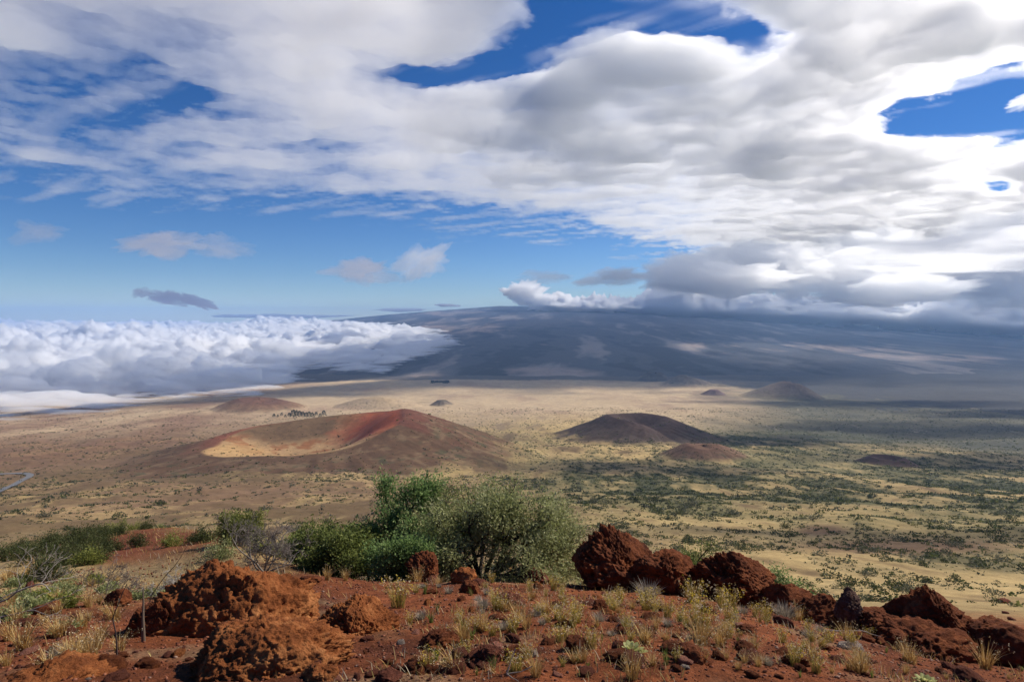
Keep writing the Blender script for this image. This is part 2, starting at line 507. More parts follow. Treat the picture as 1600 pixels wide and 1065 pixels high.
def blob(px, py, cx, cy, rx, ry, soft=0.5):
    d = np.sqrt(((px - cx) / rx) ** 2 + ((py - cy) / ry) ** 2)
    return 1 - sstep(1 - soft, 1 + soft, d)

def ground_col(X, Y, Z):
    X, Y = X.ravel(), Y.ravel()
    D = np.sqrt(X * X + Y * Y)
    px = np.clip(pix(X, Y), -600, 2200)
    py = HORIZON - FPX * (Z.ravel() - CAM_Z) / np.maximum(Y, 0.6)
    n1 = fbm(X / 700, Y / 700, 6, 301); n2 = fbm(X / 110, Y / 290, 6, 311, gain=.6)
    n3 = fbm(X / 28, Y / 70, 5, 321, gain=.6); n4 = fbm(X / 2.5, Y / 2.5, 5, 331, gain=.6); n5 = fbm(X / 9, Y / 9, 5, 341)
    ns = fbm(X / 700, Y / 900, 6, 351, gain=.58)
    # dry plain and slopes
    right = sstep(620, 1050, px)
    c = mix(np.tile(BROWN, (len(X), 1)), TAN, sstep(-.16, .26, .6 * n2 + .4 * ns + .45 * n3 * (1 - .6 * sstep(800, 2500, D)) + .42 * right - .08))
    c = mix(c, [.235, .135, .08], .55 * sstep(.0, .45, n1 + .3 * n2) * (1 - right))
    c = mix(c, OLIVE, .85 * sstep(-.3, .2, n1 * .5 + n2 * .6 + n3 * .3) * right * (1 - sstep(2600, 4200, D)) * sstep(250, 800, D))
    c = mix(c, SCRUB, .7 * sstep(.0, .38, n2 * .7 + n3 * .5) * (1 - sstep(1500, 3200, D)) * sstep(300, 700, D) * (.25 + .75 * right))
    # pale grassland across the saddle, greener to the right
    far = sstep(2500, 4300, D + 500 * n1)
    pale = mix(mix(np.tile(PALE, (len(X), 1)), [.33, .225, .145], sstep(-.1, .5, ns + .4 * n2)), [.47, .36, .22], .6 * sstep(.15, .6, n2 + .3 * n1))
    c = mix(c, pale, far * .92)
    grn = sstep(1060, 1260, px + 90 * n1) * sstep(2300, 3200, D)
    c = mix(c, [.085, .088, .06], .9 * grn)
    c = mix(c, [.33, .27, .19], .8 * grn * sstep(.25, .5, n2 + .35 * n3))
    c = mix(c, [.06, .062, .05], .6 * grn * sstep(.0, .4, ns + .3 * n1))
    nearfar = 1 - sstep(350, 750, D)
    c = mix(c, [.27, .20, .095], .7 * nearfar * sstep(-.3, .2, n3 + .4 * n2))
    c = mix(c, [.16, .105, .06], .6 * nearfar * sstep(.1, .4, n2 - .3 * n3))
    # shrub-dark belts on the right
    belt = np.maximum.reduce([blob(px, py, 1020, 755, 210, 30), blob(px, py, 1330, 775, 150, 26), blob(px, py, 1530, 765, 190, 42),
                              blob(px, py, 1200, 690, 190, 14), blob(px, py, 1560, 880, 150, 24) * .8])
    c = mix(c, SCRUB, .88 * belt * sstep(-.45, .2, n2 + .4 * n3))
    # brown left flats
    left = (1 - sstep(250, 520, px)) * sstep(1700, 2600, D)
    c = mix(c, [.17, .088, .052], .75 * left * sstep(-.5, .3, ns + .4 * n2))
    # dark lava where the mountain begins
    edge = 7350 + 260 * n1 + 160 * n2 + (1500 * ns + 900 * n1 + 500 * n2) * sstep(1120, 1350, px) + np.interp(px, [0, 600, 1100, 1200, 1400, 1600], [0, 0, -200, -1100, -1900, -2300])
    c = mix(c, LAVA, .9 * sstep(-120, 120, D - edge))
    # cinders of the near knoll
    near = 1 - sstep(70, 130, D)
    red = mix(mix(np.tile(RED, (len(X), 1)), REDD, sstep(-.1, .45, n4)), REDL, .5 * sstep(.1, .5, n5 + .3 * n4))
    grassy = mix(np.tile([.27, .19, .095], (len(X), 1)), [.36, .25, .11], sstep(-.2, .4, n4))
    patch = np.maximum(blob(px, py, 235, 862, 135, 30, .35), blob(px, py, 60, 845, 110, 14, .5)) * sstep(16, 24, D)
    leftslope = sstep(7, 15, D) * (1 - sstep(430, 520, px))
    red = mix(red, grassy, leftslope * (1 - patch) * sstep(-.45, .15, n5 + .3 * n4))
    red = mix(red, [.26, .19, .11], .45 * sstep(.12, .5, fbm(X / 1.1, Y / 1.1, 4, 361) + .2 * n5) * (1 - leftslope))
    red = mix(red, [.17, .055, .028], patch * (.55 + .4 * sstep(-.3, .2, n5 + .5 * n4)))
    c = mix(c, red, near)
    bank = blob(px, py, 1420, 858, 170, 12, .6) * (D > 100) + blob(px, py, 1290, 832, 40, 9, .6) * (D > 100)
    c = mix(c, [.15, .085, .055], .8 * np.clip(bank, 0, 1))  # brown gully bank, with its shade painted into the ground colour
    return np.clip(c, .01, .9)

def earth_mat(name, scale_bump=1.0, rough=0.95):
    m, n, l, out = new_mat(name)
    b = n.new("ShaderNodeBsdfPrincipled")
    b.inputs["Roughness"].default_value = rough
    b.inputs["Specular IOR Level"].default_value = 0.08
    at = n.new("ShaderNodeAttribute"); at.attribute_name = "col"
    geo = n.new("ShaderNodeNewGeometry")
    cur = at.outputs["Color"]
    for sc_, lo, hi in ((38.0, .62, 1.35), (5.5, .72, 1.28), (0.55, .8, 1.2), (0.06, .85, 1.18), (0.012, .88, 1.12)):
        t = n.new("ShaderNodeTexNoise"); t.inputs["Scale"].default_value = sc_ * scale_bump
        t.inputs["Detail"].default_value = 3.0; t.inputs["Roughness"].default_value = 0.6
        l.new(geo.outputs["Position"], t.inputs["Vector"])
        mr = n.new("ShaderNodeMapRange"); mr.inputs[1].default_value = .3; mr.inputs[2].default_value = .7
        mr.inputs[3].default_value = lo; mr.inputs[4].default_value = hi
        l.new(t.outputs[0], mr.inputs[0])
        mx = n.new("ShaderNodeVectorMath"); mx.operation = 'SCALE'
        l.new(cur, mx.inputs[0]); l.new(mr.outputs[0], mx.inputs["Scale"])
        cur = mx.outputs[0]
    l.new(cur, b.inputs["Base Color"])
    t = n.new("ShaderNodeTexNoise"); t.inputs["Scale"].default_value = 26.0; t.inputs["Detail"].default_value = 6.0; t.inputs["Roughness"].default_value = .7
    l.new(geo.outputs["Position"], t.inputs["Vector"])
    bp = n.new("ShaderNodeBump"); bp.inputs["Strength"].default_value = .9; bp.inputs["Distance"].default_value = .03
    l.new(t.outputs[0], bp.inputs["Height"]); l.new(bp.outputs[0], b.inputs["Normal"])
    l.new(b.outputs[0], out.inputs[0])
    return m
EARTH = earth_mat("dry volcanic earth")

def build_ground():
    az = np.concatenate([np.linspace(-180, -52, 50)[:-1], np.linspace(-52, 52, 1250), np.linspace(52, 180, 50)[1:]])
    az = np.radians(az)
    r = np.concatenate([np.geomspace(0.5, 9500, 1250), np.geomspace(9900, 44500, 50)])
    A, Rr = np.meshgrid(az, r)
    X, Y = np.sin(A) * Rr, np.cos(A) * Rr
    Z = ground_z(X.ravel(), Y.ravel()).reshape(X.shape)
    co = np.stack([X, Y, Z], -1).reshape(-1, 3)
    q = grid_quads(*X.shape)
    nc = len(az)
    co = np.concatenate([co, [[0, 0, float(Z[0].mean())]]])
    i = np.arange(nc - 1)
    tris = np.stack([np.full(nc - 1, len(co) - 1), i + 1, i], 1)
    me = mesh_np("ground", co, q[:, ::-1], tris)
    col = ground_col(X, Y, Z)
    set_col(me, np.concatenate([col, col[:1]]))
    return link("ground", me, EARTH)
ground = build_ground()
tag(ground, "red cinder slope falling to a wide dry plain of tan grass and scrub", kind="structure")

# ------------------------------------------------------------------ the great shield mountain
SIL_X = [-200, 300, 420, 520, 620, 700, 780, 860, 1000, 1100, 1250, 1360, 1450, 1600, 1800, 2100]
SIL_Y = [560, 520, 509, 500, 490, 484, 478, 478, 481, 487, 499, 508, 513, 522, 534, 550]
SIL_D = [25e3, 27e3, 28e3, 29e3, 30e3, 31e3, 32e3, 32e3, 31e3, 30e3, 28e3, 27e3, 26e3, 24e3, 22e3, 20e3]
M_Y0 = 7300.0
def mountain_z(X, Y):
    px = pix(X, Y)
    yr = np.interp(px, SIL_X, SIL_D)
    zr = (HORIZON - np.interp(px, SIL_X, SIL_Y)) / FPX * yr + CAM_Z
    s = (Y - M_Y0) / (yr - M_Y0)
    g = np.where(s < 1, np.clip(s, 0, None) ** 1.15, 1 - .5 * (s - 1) ** 1.5)
    z = -762 + (zr + 762) * g
    h = np.clip(s, 0, 1) * (1 - 0.75 * sstep(.8, 1, s))
    z += 40 * fbm(X / 3000, Y / 3000, 6, 401) * h + 12 * fbm(X / 500, Y / 900, 5, 411) * np.clip(s * 4, 0, 1) * (1 - .7 * sstep(.8, 1, s))
    return z
def build_mountain():
    px = np.arange(-260, 2160, 2.0)
    s = np.concatenate([np.linspace(0, 1, 420) ** 1.35, np.linspace(1.02, 1.32, 20)])
    P, S = np.meshgrid(px, s)
    yr = np.interp(P, SIL_X, SIL_D)
    Y = M_Y0 + S * (yr - M_Y0)
    X = (P - CX) / FPX * Y
    Z = mountain_z(X, Y)
    x, y = X.ravel(), Y.ravel()
    n1 = fbm(x / 5200, y / 5200, 6, 421, gain=.58); n2 = fbm(x / 1500, y / 2600, 6, 431, gain=.58); n3 = fbm(x / 420, y / 700, 5, 441)
    # old lava flows of different age run down the slope as light and dark tongues
    flow = fbm((x + 900 * n1) / 1000, (y + 1500 * n1) / 6500, 7, 451, gain=.6)
    c = np.tile([.06, .06, .066], (len(x), 1))
    c = mix(c, [.21, .185, .17], .95 * sstep(.08, .34, flow + .35 * n2))
    c = mix(c, [.32, .245, .20], .8 * sstep(.16, .42, n1 + .4 * n2))
    c = mix(c, [.024, .025, .03], 1.0 * sstep(.06, .26, -flow + .3 * n3 + .2 * n1))
    c = mix(c, [.20, .155, .125], .8 * sstep(.35, .6, n2 + .5 * n3) * (1 - sstep(12000, 19000, y)))
    me = mesh_np("mountain", np.stack([x, y, Z.ravel()], 1), grid_quads(*X.shape))
    set_col(me, c)
    return link("mountain", me, EARTH)
mountain = build_mountain()
tag(mountain, "huge dark blue shield volcano rising gently beyond the plain", kind="structure")

# ------------------------------------------------------------------ cinder cones standing on the plain
CONES = []
def cone(name, label, px, Y, prof, rim_r, base_r, colf, n_az=220, n_in=40, n_out=110, floor=None, wob=.05, power=1.35, seed=0, shoulder=.16):
    """prof(phi) = height of the rim above sea level of this scene (absolute z); floor = absolute z of the crater floor or None"""
    X0 = (px - CX) / FPX * Y
    phi = np.linspace(0, 2 * np.pi, n_az, endpoint=False)
    tin, tout = np.linspace(0.02, 1, n_in), np.linspace(0, 1, n_out)[1:]
    P, T = np.meshgrid(phi, np.concatenate([tin, 1 + tout]))
    cs, sn = np.cos(P), np.sin(P)
    w = 1 + wob * noise2(cs * 1.7 + 3, sn * 1.7 + seed, seed) * 2
    rb = base_r(P) if callable(base_r) else base_r * w
    rr = rim_r * w
    rad = np.where(T <= 1, rr * T, rr + (rb - rr) * (T - 1))
    X, Yy = X0 + rad * cs, Y + rad * sn
    G = ground_z(X.ravel(), Yy.ravel()).reshape(X.shape)
    top = prof(P)
    s = np.clip(T - 1, 0, 1)
    sr = s * s / (s + shoulder) * (1 + shoulder)
    out = (G - 3 * s) + (top - G) * (1 - sr) ** power
    if floor is None: inn = top + 0 * T
    else:
        k = np.clip(T, 0, 1)
        inn = floor + (top - floor) * sstep(0.15, 1.04, k) / sstep(.15, 1.04, 1.0)
        inn = np.minimum(inn, top)
    Z = np.where(T <= 1, inn, out)
    rl = 0.045 * base_r if not callable(base_r) else 14
    Z += rl * .35 * fbm(X / (rim_r * .55 + 20), Yy / (rim_r * .55 + 20), 5, 500 + seed) * np.sin(np.clip(T / 2, 0, 1) * np.pi)
    gul = fbm(cs * 7 + .5 * s, sn * 7 + .5 * s + seed, 4, 560 + seed, ridge=True)
    Z += rl * .34 * gul * np.sin(np.clip(s, 0, 1) * np.pi) * (T > 1) * np.cos(0 * P)
    co = np.stack([X, Yy, Z], -1).reshape(-1, 3)
    nr, nc = X.shape
    i = np.arange((nr - 1) * nc)
    r, c = i // nc, i % nc
    q = np.stack([r * nc + c, r * nc + (c + 1) % nc, (r + 1) * nc + (c + 1) % nc, (r + 1) * nc + c], 1)[:, ::-1]
    co = np.concatenate([co, [[X0, Y, Z[0].mean()]]])
    j = np.arange(nc)
    tris = np.stack([np.full(nc, len(co) - 1), j, (j + 1) % nc], 1)
    CONES.append((X0, Y, float(rad.max()), co, q))
    me = mesh_np(name, co, q, tris)
    g = ground_col(X.ravel(), Yy.ravel(), G)
    col = colf(P.ravel(), T.ravel(), X.ravel(), Yy.ravel(), Z.ravel())
    n = fbm(X.ravel() / 60, Yy.ravel() / 60, 4, 520 + seed)
    col = mix(col, g, sstep(1.55, 1.95, T.ravel() + .25 * n))
    set_col(me, np.concatenate([col, col[:1]]))
    return tag(link(name, me, EARTH), label, kind="structure")

def crater_col(P, T, X, Y, Z):
    a = np.degrees(P) % 360
    n = fbm(X / 90, Y / 90, 5, 531); n2 = fbm(X / 22, Y / 22, 4, 541)
    c = np.tile([.118, .067, .037], (len(P), 1))
    c = mix(c, [.19, .125, .07], sstep(-.02, .35, n + .5 * n2) * .75)
    c = mix(c, SCRUB, .7 * sstep(.08, .4, fbm(X / 35, Y / 35, 4, 549) + .3 * n) * sstep(1.1, 1.4, T))
    inside = 1 - sstep(.97, 1.03, T)
    ci = np.tile([.34, .215, .105], (len(P), 1))
    ci = mix(ci, [.26, .115, .05], sstep(.05, .35, n + .3 * n2 + .1))
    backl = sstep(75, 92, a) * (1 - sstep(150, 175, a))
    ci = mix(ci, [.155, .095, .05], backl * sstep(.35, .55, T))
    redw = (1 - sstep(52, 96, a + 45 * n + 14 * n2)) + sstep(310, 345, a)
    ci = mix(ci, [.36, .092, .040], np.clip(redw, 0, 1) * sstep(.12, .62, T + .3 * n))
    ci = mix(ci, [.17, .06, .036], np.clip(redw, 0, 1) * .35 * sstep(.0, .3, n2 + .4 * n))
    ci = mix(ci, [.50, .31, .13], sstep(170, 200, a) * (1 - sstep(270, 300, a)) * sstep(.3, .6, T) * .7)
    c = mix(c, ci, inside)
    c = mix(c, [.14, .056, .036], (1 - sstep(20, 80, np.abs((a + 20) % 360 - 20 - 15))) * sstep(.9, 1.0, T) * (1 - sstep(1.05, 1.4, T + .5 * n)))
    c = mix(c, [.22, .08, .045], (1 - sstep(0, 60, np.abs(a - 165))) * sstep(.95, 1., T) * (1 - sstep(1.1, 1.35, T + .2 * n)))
    return c
_RA = np.arange(0, 360, 2.0)
_RZ = np.interp(_RA, [0, 25, 55, 90, 130, 180, 225, 270, 300, 325, 345, 360],
                     [-291, -298, -333, -351, -366, -386, -384, -364, -358, -338, -306, -291])
_RK = np.exp(-.5 * (np.arange(-12, 13) / 5.5) ** 2); _RK /= _RK.sum()
_RZ = np.convolve(np.pad(_RZ, 12, mode='wrap'), _RK, mode='valid')
def crater_rim(P):
    return np.interp(np.degrees(P) % 360, _RA, _RZ, period=360) + CAM_Z
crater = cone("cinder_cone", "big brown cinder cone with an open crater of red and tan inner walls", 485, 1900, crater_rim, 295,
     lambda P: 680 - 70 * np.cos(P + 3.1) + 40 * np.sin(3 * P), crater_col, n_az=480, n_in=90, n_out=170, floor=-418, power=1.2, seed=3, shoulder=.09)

def plain_cone_col(base, cap, seed):
    def f(P, T, X, Y, Z):
        n = fbm(X / 70, Y / 70, 5, seed); n2 = fbm(X / 18, Y / 18, 4, seed + 7)
        c = mix(np.tile(base, (len(P), 1)), cap, 1 - sstep(1.0, 1.5, T + .35 * n))
        c = mix(c, SCRUB * .8, .7 * sstep(.1, .45, n2 + .4 * n) * sstep(1.2, 1.6, T))
        return c
    return f
def rim2(P):
    a = np.degrees(P) % 360
    return np.interp(a, [0, 60, 120, 180, 230, 265, 290, 320, 360], [-446, -440, -441, -432, -436, -448, -476, -455, -446]) + CAM_Z
cone("cinder_cone", "dark brown flat-topped cinder cone standing alone beyond the crater's right foot", 1000, 2700, rim2, 128, 420,
     plain_cone_col([.082, .055, .04], [.07, .042, .033], 551), floor=-484, power=1.55, seed=8, shoulder=.03)
cone("cinder_cone", "small reddish brown mound in front of the dark flat-topped cone", 1100, 1960, lambda P: -411 + CAM_Z + 3 * np.cos(P * 2), 48, 150,
     plain_cone_col([.17, .10, .06], [.15, .082, .05], 561), power=1.2, seed=11)
cone("cinder_cone", "broad grey-brown cone on the right, at the edge of the dark lava", 1238, 5250, lambda P: -556 + CAM_Z - 10 * np.cos(P), 60, lambda P: 360 - 90 * np.cos(P),
     plain_cone_col([.17, .13, .10], [.13, .095, .08], 571), n_az=160, n_out=70, power=1.25, seed=14)
cone("cinder_cone", "low grey-brown cone with a long foot at the far edge of the pale plain", 1075, 6500, lambda P: -618 + CAM_Z - 14 * np.cos(P), 70, 320,
     plain_cone_col([.20, .155, .115], [.12, .095, .08], 581), n_az=140, n_out=60, seed=17)
cone("cinder_cone", "small twin-humped dark cone where the pale plain meets the lava", 1024, 7250, lambda P: -652 + CAM_Z + 10 * np.cos(2 * P), 80, 200,
     plain_cone_col([.15, .12, .10], [.085, .07, .065], 591), n_az=120, n_out=50, seed=19)
cone("cinder_cone", "tiny purplish cone between the low far cone and the broad right cone", 1117, 5450, lambda P: -640 + CAM_Z, 30, 130,
     plain_cone_col([.17, .115, .10], [.14, .085, .08], 601), n_az=100, n_out=50, seed=23)
cone("cinder_cone", "flat rust-brown hill at the edge of the cloud sea", 405, 4200, lambda P: -566 + CAM_Z - 16 * np.cos(P), 130, 330,
     plain_cone_col([.20, .115, .065], [.135, .068, .042], 611), n_az=160, n_out=60, power=1.2, seed=29)
cone("cinder_cone", "low tan hill with bare pale slope behind the crater", 590, 4450, lambda P: -582 + CAM_Z - 14 * np.sin(P), 90, 330,
     plain_cone_col([.40, .29, .175], [.36, .26, .15], 621), n_az=140, n_out=60, power=1.3, seed=31)
cone("cinder_cone", "small dark rocky knoll on the pale plain behind the crater's peak", 690, 4500, lambda P: -606 + CAM_Z, 25, 100,
     plain_cone_col([.20, .15, .10], [.10, .08, .06], 641), n_az=100, n_out=50, wob=.12, seed=37)
cone("cinder_cone", "low dark brown mound among scrub on the right", 1392, 1850, lambda P: -425 + CAM_Z, 45, 95,
     plain_cone_col([.12, .075, .055], [.09, .05, .04], 651), n_az=120, n_out=50, floor=-433, seed=41)

from mathutils.bvhtree import BVHTree
def surface_z(X, Y, Z):
    """ground height with the cones on top"""
    Z = Z.copy()
    for x0, y0, r, co, q in CONES:
        k = np.nonzero((X - x0) ** 2 + (Y - y0) ** 2 < r * r)[0]
        if not len(k): continue
        tree = BVHTree.FromPolygons(co.tolist(), q.tolist())
        for i in k:
            h = tree.ray_cast(Vector((X[i], Y[i], 500)), Vector((0, 0, -1)))
            if h[0] is not None: Z[i] = max(Z[i], h[0].z)
    return Z
# ------------------------------------------------------------------ rocks
def rock_mat(name, c0, c1, c2, scale=9.0):
    m, n, l, out = new_mat(name)
    b = n.new("ShaderNodeBsdfPrincipled"); b.inputs["Roughness"].default_value = .95; b.inputs["Specular IOR Level"].default_value = .1
    tc = n.new("ShaderNodeTexCoord")
    t1 = n.new("ShaderNodeTexNoise"); t1.inputs["Scale"].default_value = scale; t1.inputs["Detail"].default_value = 8; t1.inputs["Roughness"].default_value = .68
    t2 = n.new("ShaderNodeTexNoise"); t2.inputs["Scale"].default_value = scale * .28; t2.inputs["Detail"].default_value = 4
    r = n.new("ShaderNodeValToRGB"); e = r.color_ramp.elements
    e[0].position, e[0].color = .32, (*c0, 1); e[1].position, e[1].color = .68, (*c2, 1)
    k = e.new(.5); k.color = (*c1, 1)
    ad = n.new("ShaderNodeMath"); ad.operation = 'MULTIPLY_ADD'; ad.inputs[1].default_value = .45
    m2 = n.new("ShaderNodeMath"); m2.operation = 'MULTIPLY'; m2.inputs[1].default_value = .55
    for t in (t1, t2): l.new(tc.outputs["Object"], t.inputs["Vector"])
    l.new(t1.outputs[0], m2.inputs[0]); l.new(t2.outputs[0], ad.inputs[0]); l.new(m2.outputs[0], ad.inputs[2])
    l.new(ad.outputs[0], r.inputs[0]); l.new(r.outputs[0], b.inputs["Base Color"])
    v = n.new("ShaderNodeTexNoise"); v.inputs["Scale"].default_value = scale * 5; v.inputs["Detail"].default_value = 5; v.inputs["Roughness"].default_value = .7
    l.new(tc.outputs["Object"], v.inputs["Vector"])
    bp = n.new("ShaderNodeBump"); bp.inputs["Strength"].default_value = .9; bp.inputs["Distance"].default_value = .03
    l.new(v.outputs[0], bp.inputs["Height"]); l.new(bp.outputs[0], b.inputs["Normal"])
    l.new(b.outputs[0], out.inputs[0])
    return m
ORANGE = rock_mat("orange spatter rock", (.08, .024, .011), (.27, .088, .028), (.52, .22, .08))
DARKRED = rock_mat("dark red lava rock", (.045, .014, .008), (.15, .046, .019), (.30, .10, .036))
STONE_R = rock_mat("red brown stone", (.07, .024, .016), (.15, .05, .03), (.27, .10, .06), 30)
STONE_P = rock_mat("pinkish stone", (.22, .085, .055), (.36, .15, .10), (.45, .22, .15), 30)
STONE_G = rock_mat("grey lichen stone", (.16, .11, .085), (.30, .235, .19), (.46, .39, .33), 25)

def rock_mesh(name, rx, ry, rz, seed, sub=6, low=.34, crust=.10, fine=.05, flat=None, shear=(0, 0), taper=0.0, freq=1.0, planes=7):
    """a lump of welded spatter: a low lumpy form under a crust of knobs and pits"""
    co, tr = icosphere(sub)
    size = (rx + ry + rz) / 3
    n = fbm3(co * 1.35 + seed * 5.3, 4, seed, gain=.5)
    p = co * (1 + low * 1.6 * n)[:, None] * np.array([rx, ry, rz])
    p[:, :2] *= (1 - taper * np.clip(p[:, 2] / rz, -1.1, 1.25))[:, None]
    rg = np.random.default_rng(seed + 1000)
    for _ in range(planes):                                                      # a few broken faces
        nrm = rg.normal(0, 1, 3); nrm /= np.linalg.norm(nrm)
        lim = rg.uniform(.62 if planes < 9 else .5, .9) * np.linalg.norm(np.array([rx, ry, rz]) * nrm)
        over = np.maximum(p @ nrm - lim, 0)
        p = p - .85 * over[:, None] * nrm
    d = p / np.maximum(np.linalg.norm(p, axis=1, keepdims=True), 1e-6)
    q = p / size * freq
    w = q + .12 * np.stack([fbm3(q * 3 + 5, 2, seed + 21), fbm3(q * 3 + 9, 2, seed + 22), fbm3(q * 3 + 14, 2, seed + 23)], 1)
    f1 = np.clip(worley3(w * 3.1 + seed, seed), 0, 1); f2 = np.clip(worley3(w * 7.5 + 2 * seed, seed + 5), 0, 1); f3 = np.clip(worley3(w * 17 + seed, seed + 7), 0, 1) if sub >= 6 else .5
    k2 = fbm3(q * 9 + 5 + seed, 4, seed + 9, gain=.62)
    pit = np.clip(fbm3(q * 2.6 + 2 * seed, 3, seed + 13) - .28, 0, 1)
    mod = .3 + 1.0 * sstep(-.25, .35, fbm3(q * 1.1 + seed * 2.2, 3, seed + 31))
    rid = fbm3(q * 5.5 + seed, 4, seed + 37, gain=.6, ridge=True)
    hole = 1 - sstep(.10, .30, worley3(w * 4.3 + 3 * seed, seed + 41)) if sub >= 6 else 0
    crev = 1 - sstep(.0, .09, np.abs(fbm3(w * 1.7 + 4 * seed, 4, seed + 43)))
    p = p + d * (size * (mod * (crust * (1.2 * (.45 - f1) + 1.0 * (.45 - f2) + .9 * rid) + fine * (1.2 * (.45 - f3) + 2.5 * k2)) - crust * (1.3 * pit + .55 * hole + .8 * crev)))[:, None]
    if flat is not None: p[:, 2] = np.maximum(p[:, 2], -flat * rz)
    p[:, 0] += p[:, 2] * shear[0]; p[:, 1] += p[:, 2] * shear[1]
    return mesh_np(name, p, None, tr, smooth=sub >= 5)

def at(px, py, Y):
    """world point on the line of sight of a photograph pixel at depth Y"""
    d = ray(px, py)
    return Vector((d.x / d.y * Y, Y, CAM_Z + d.z / d.y * Y))

def boulder(label, px, py, Y, w, h, seed, mat, depth=.9, sub=6, low=.3, crust=.1, fine=.05, shear=(0, 0), name="boulder", group=None, taper=0.0, freq=1.0):
    k = Y / FPX
    c = at(px, py, Y)
    me = rock_mesh(name, w * k * .47, w * k * .47 * depth, h * k * .47, seed, sub, low, crust, fine, None, shear, taper, freq, 16 if mat == DARKRED else 7)
    return tag(link(name, me, mat, None, c), label, "rock", group)

boulder("big rust-orange crusted boulder, the upper knobbly hump of the nearest outcrop", 352, 985, 5.0, 318, 224, 2, ORANGE, .85, 7, .2, .038, .052, taper=.2, freq=1.9)
boulder("nearest rust-orange crusted boulder filling the bottom edge below the dark hollow", 412, 1046, 3.55, 300, 176, 5, ORANGE, .8, 7, .2, .038, .052, taper=.12, freq=1.9)
boulder("dark-sided slab of red rock on the outcrop's shaded left end", 232, 985, 4.7, 76, 130, 9, DARKRED, 1.0, 6, .25, .1, .06)
boulder("mid-sized orange crusted boulder with a shadowed left side, between outcrop and bare dirt", 564, 1000, 4.8, 136, 154, 12, ORANGE, .9, 7, .22, .055, .055, (-.1, 0), taper=.2, freq=1.6)
boulder("orange lump of spatter at the bottom left corner", 70, 1076, 3.3, 200, 80, 15, ORANGE, .8, 6, .22, .1, .06, freq=1.5)
boulder("low brown rock lying in the dead twigs on the left", 128, 978, 6.2, 90, 40, 17, DARKRED, .8, 6, .25, .08, .05)
boulder("small red rock beside the grey twigs left of the outcrop", 185, 938, 7.2, 60, 36, 19, DARKRED, .8, 5, .25)
boulder("lichen-spotted dark red boulder at the foot of the big green bush", 664, 890, 10.0, 70, 54, 22, DARKRED, .9, 6, .22, .1, .06, taper=.2)
boulder("tall red-brown crag right of the big bush, highest of the ridge", 966, 894, 9.6, 220, 138, 25, DARKRED, .8, 7, .22, .045, .05, (-.28, 0), taper=.34, freq=1.4)
boulder("sloping red-brown shoulder leaning on the highest crag", 1040, 905, 9.2, 140, 104, 28, DARKRED, .8, 6, .24, .05, .05, (-.3, 0), taper=.3, freq=1.4)
boulder("dark brown slab-topped crag in the middle of the ridge", 1146, 912, 9.0, 184, 112, 31, DARKRED, .8, 7, .26, .05, .05, (-.4, 0), taper=.1, freq=1.3)
boulder("low dark crag joined to the right of the slab-topped one", 1222, 950, 8.6, 116, 88, 33, DARKRED, .8, 6, .26, .06, .05, taper=.2)
boulder("knobbly dark crag on the ridge with a saddle behind it", 1280, 968, 8.2, 120, 96, 36, DARKRED, .8, 6, .28, .07, .05, taper=.25)
boulder("greyish weathered stump-like rock at the ridge gap", 1326, 952, 7.9, 44, 66, 77, rock_mat("grey brown weathered rock", (.05, .028, .02), (.12, .07, .052), (.22, .15, .12), 14), .8, 6, .28, .1, .06)
boulder("pointed red-brown crag near the right end of the ridge", 1462, 992, 7.8, 220, 178, 41, DARKRED, .8, 7, .2, .05, .05, (-.08, 0), taper=.36, freq=1.4)
boulder("broad shadowed base rock below the pointed crag", 1432, 1016, 7.3, 220, 90, 44, DARKRED, .7, 6, .26, .07, .05, taper=.2)
boulder("rounded dark red rock at the ridge's right end", 1566, 1010, 7.3, 180, 104, 47, DARKRED, .8, 6, .26, .07, .05, taper=.2)
boulder("low broken red rock between the slab-topped crag and the tall one's shoulder", 1080, 905, 9.2, 70, 44, 53, DARKRED, .8, 6, .28, .07, .05)
boulder("low red ledge of rock filling the ridge gap left of the pointed crag", 1372, 975, 7.8, 100, 50, 56, DARKRED, .8, 6, .28, .07, .05)
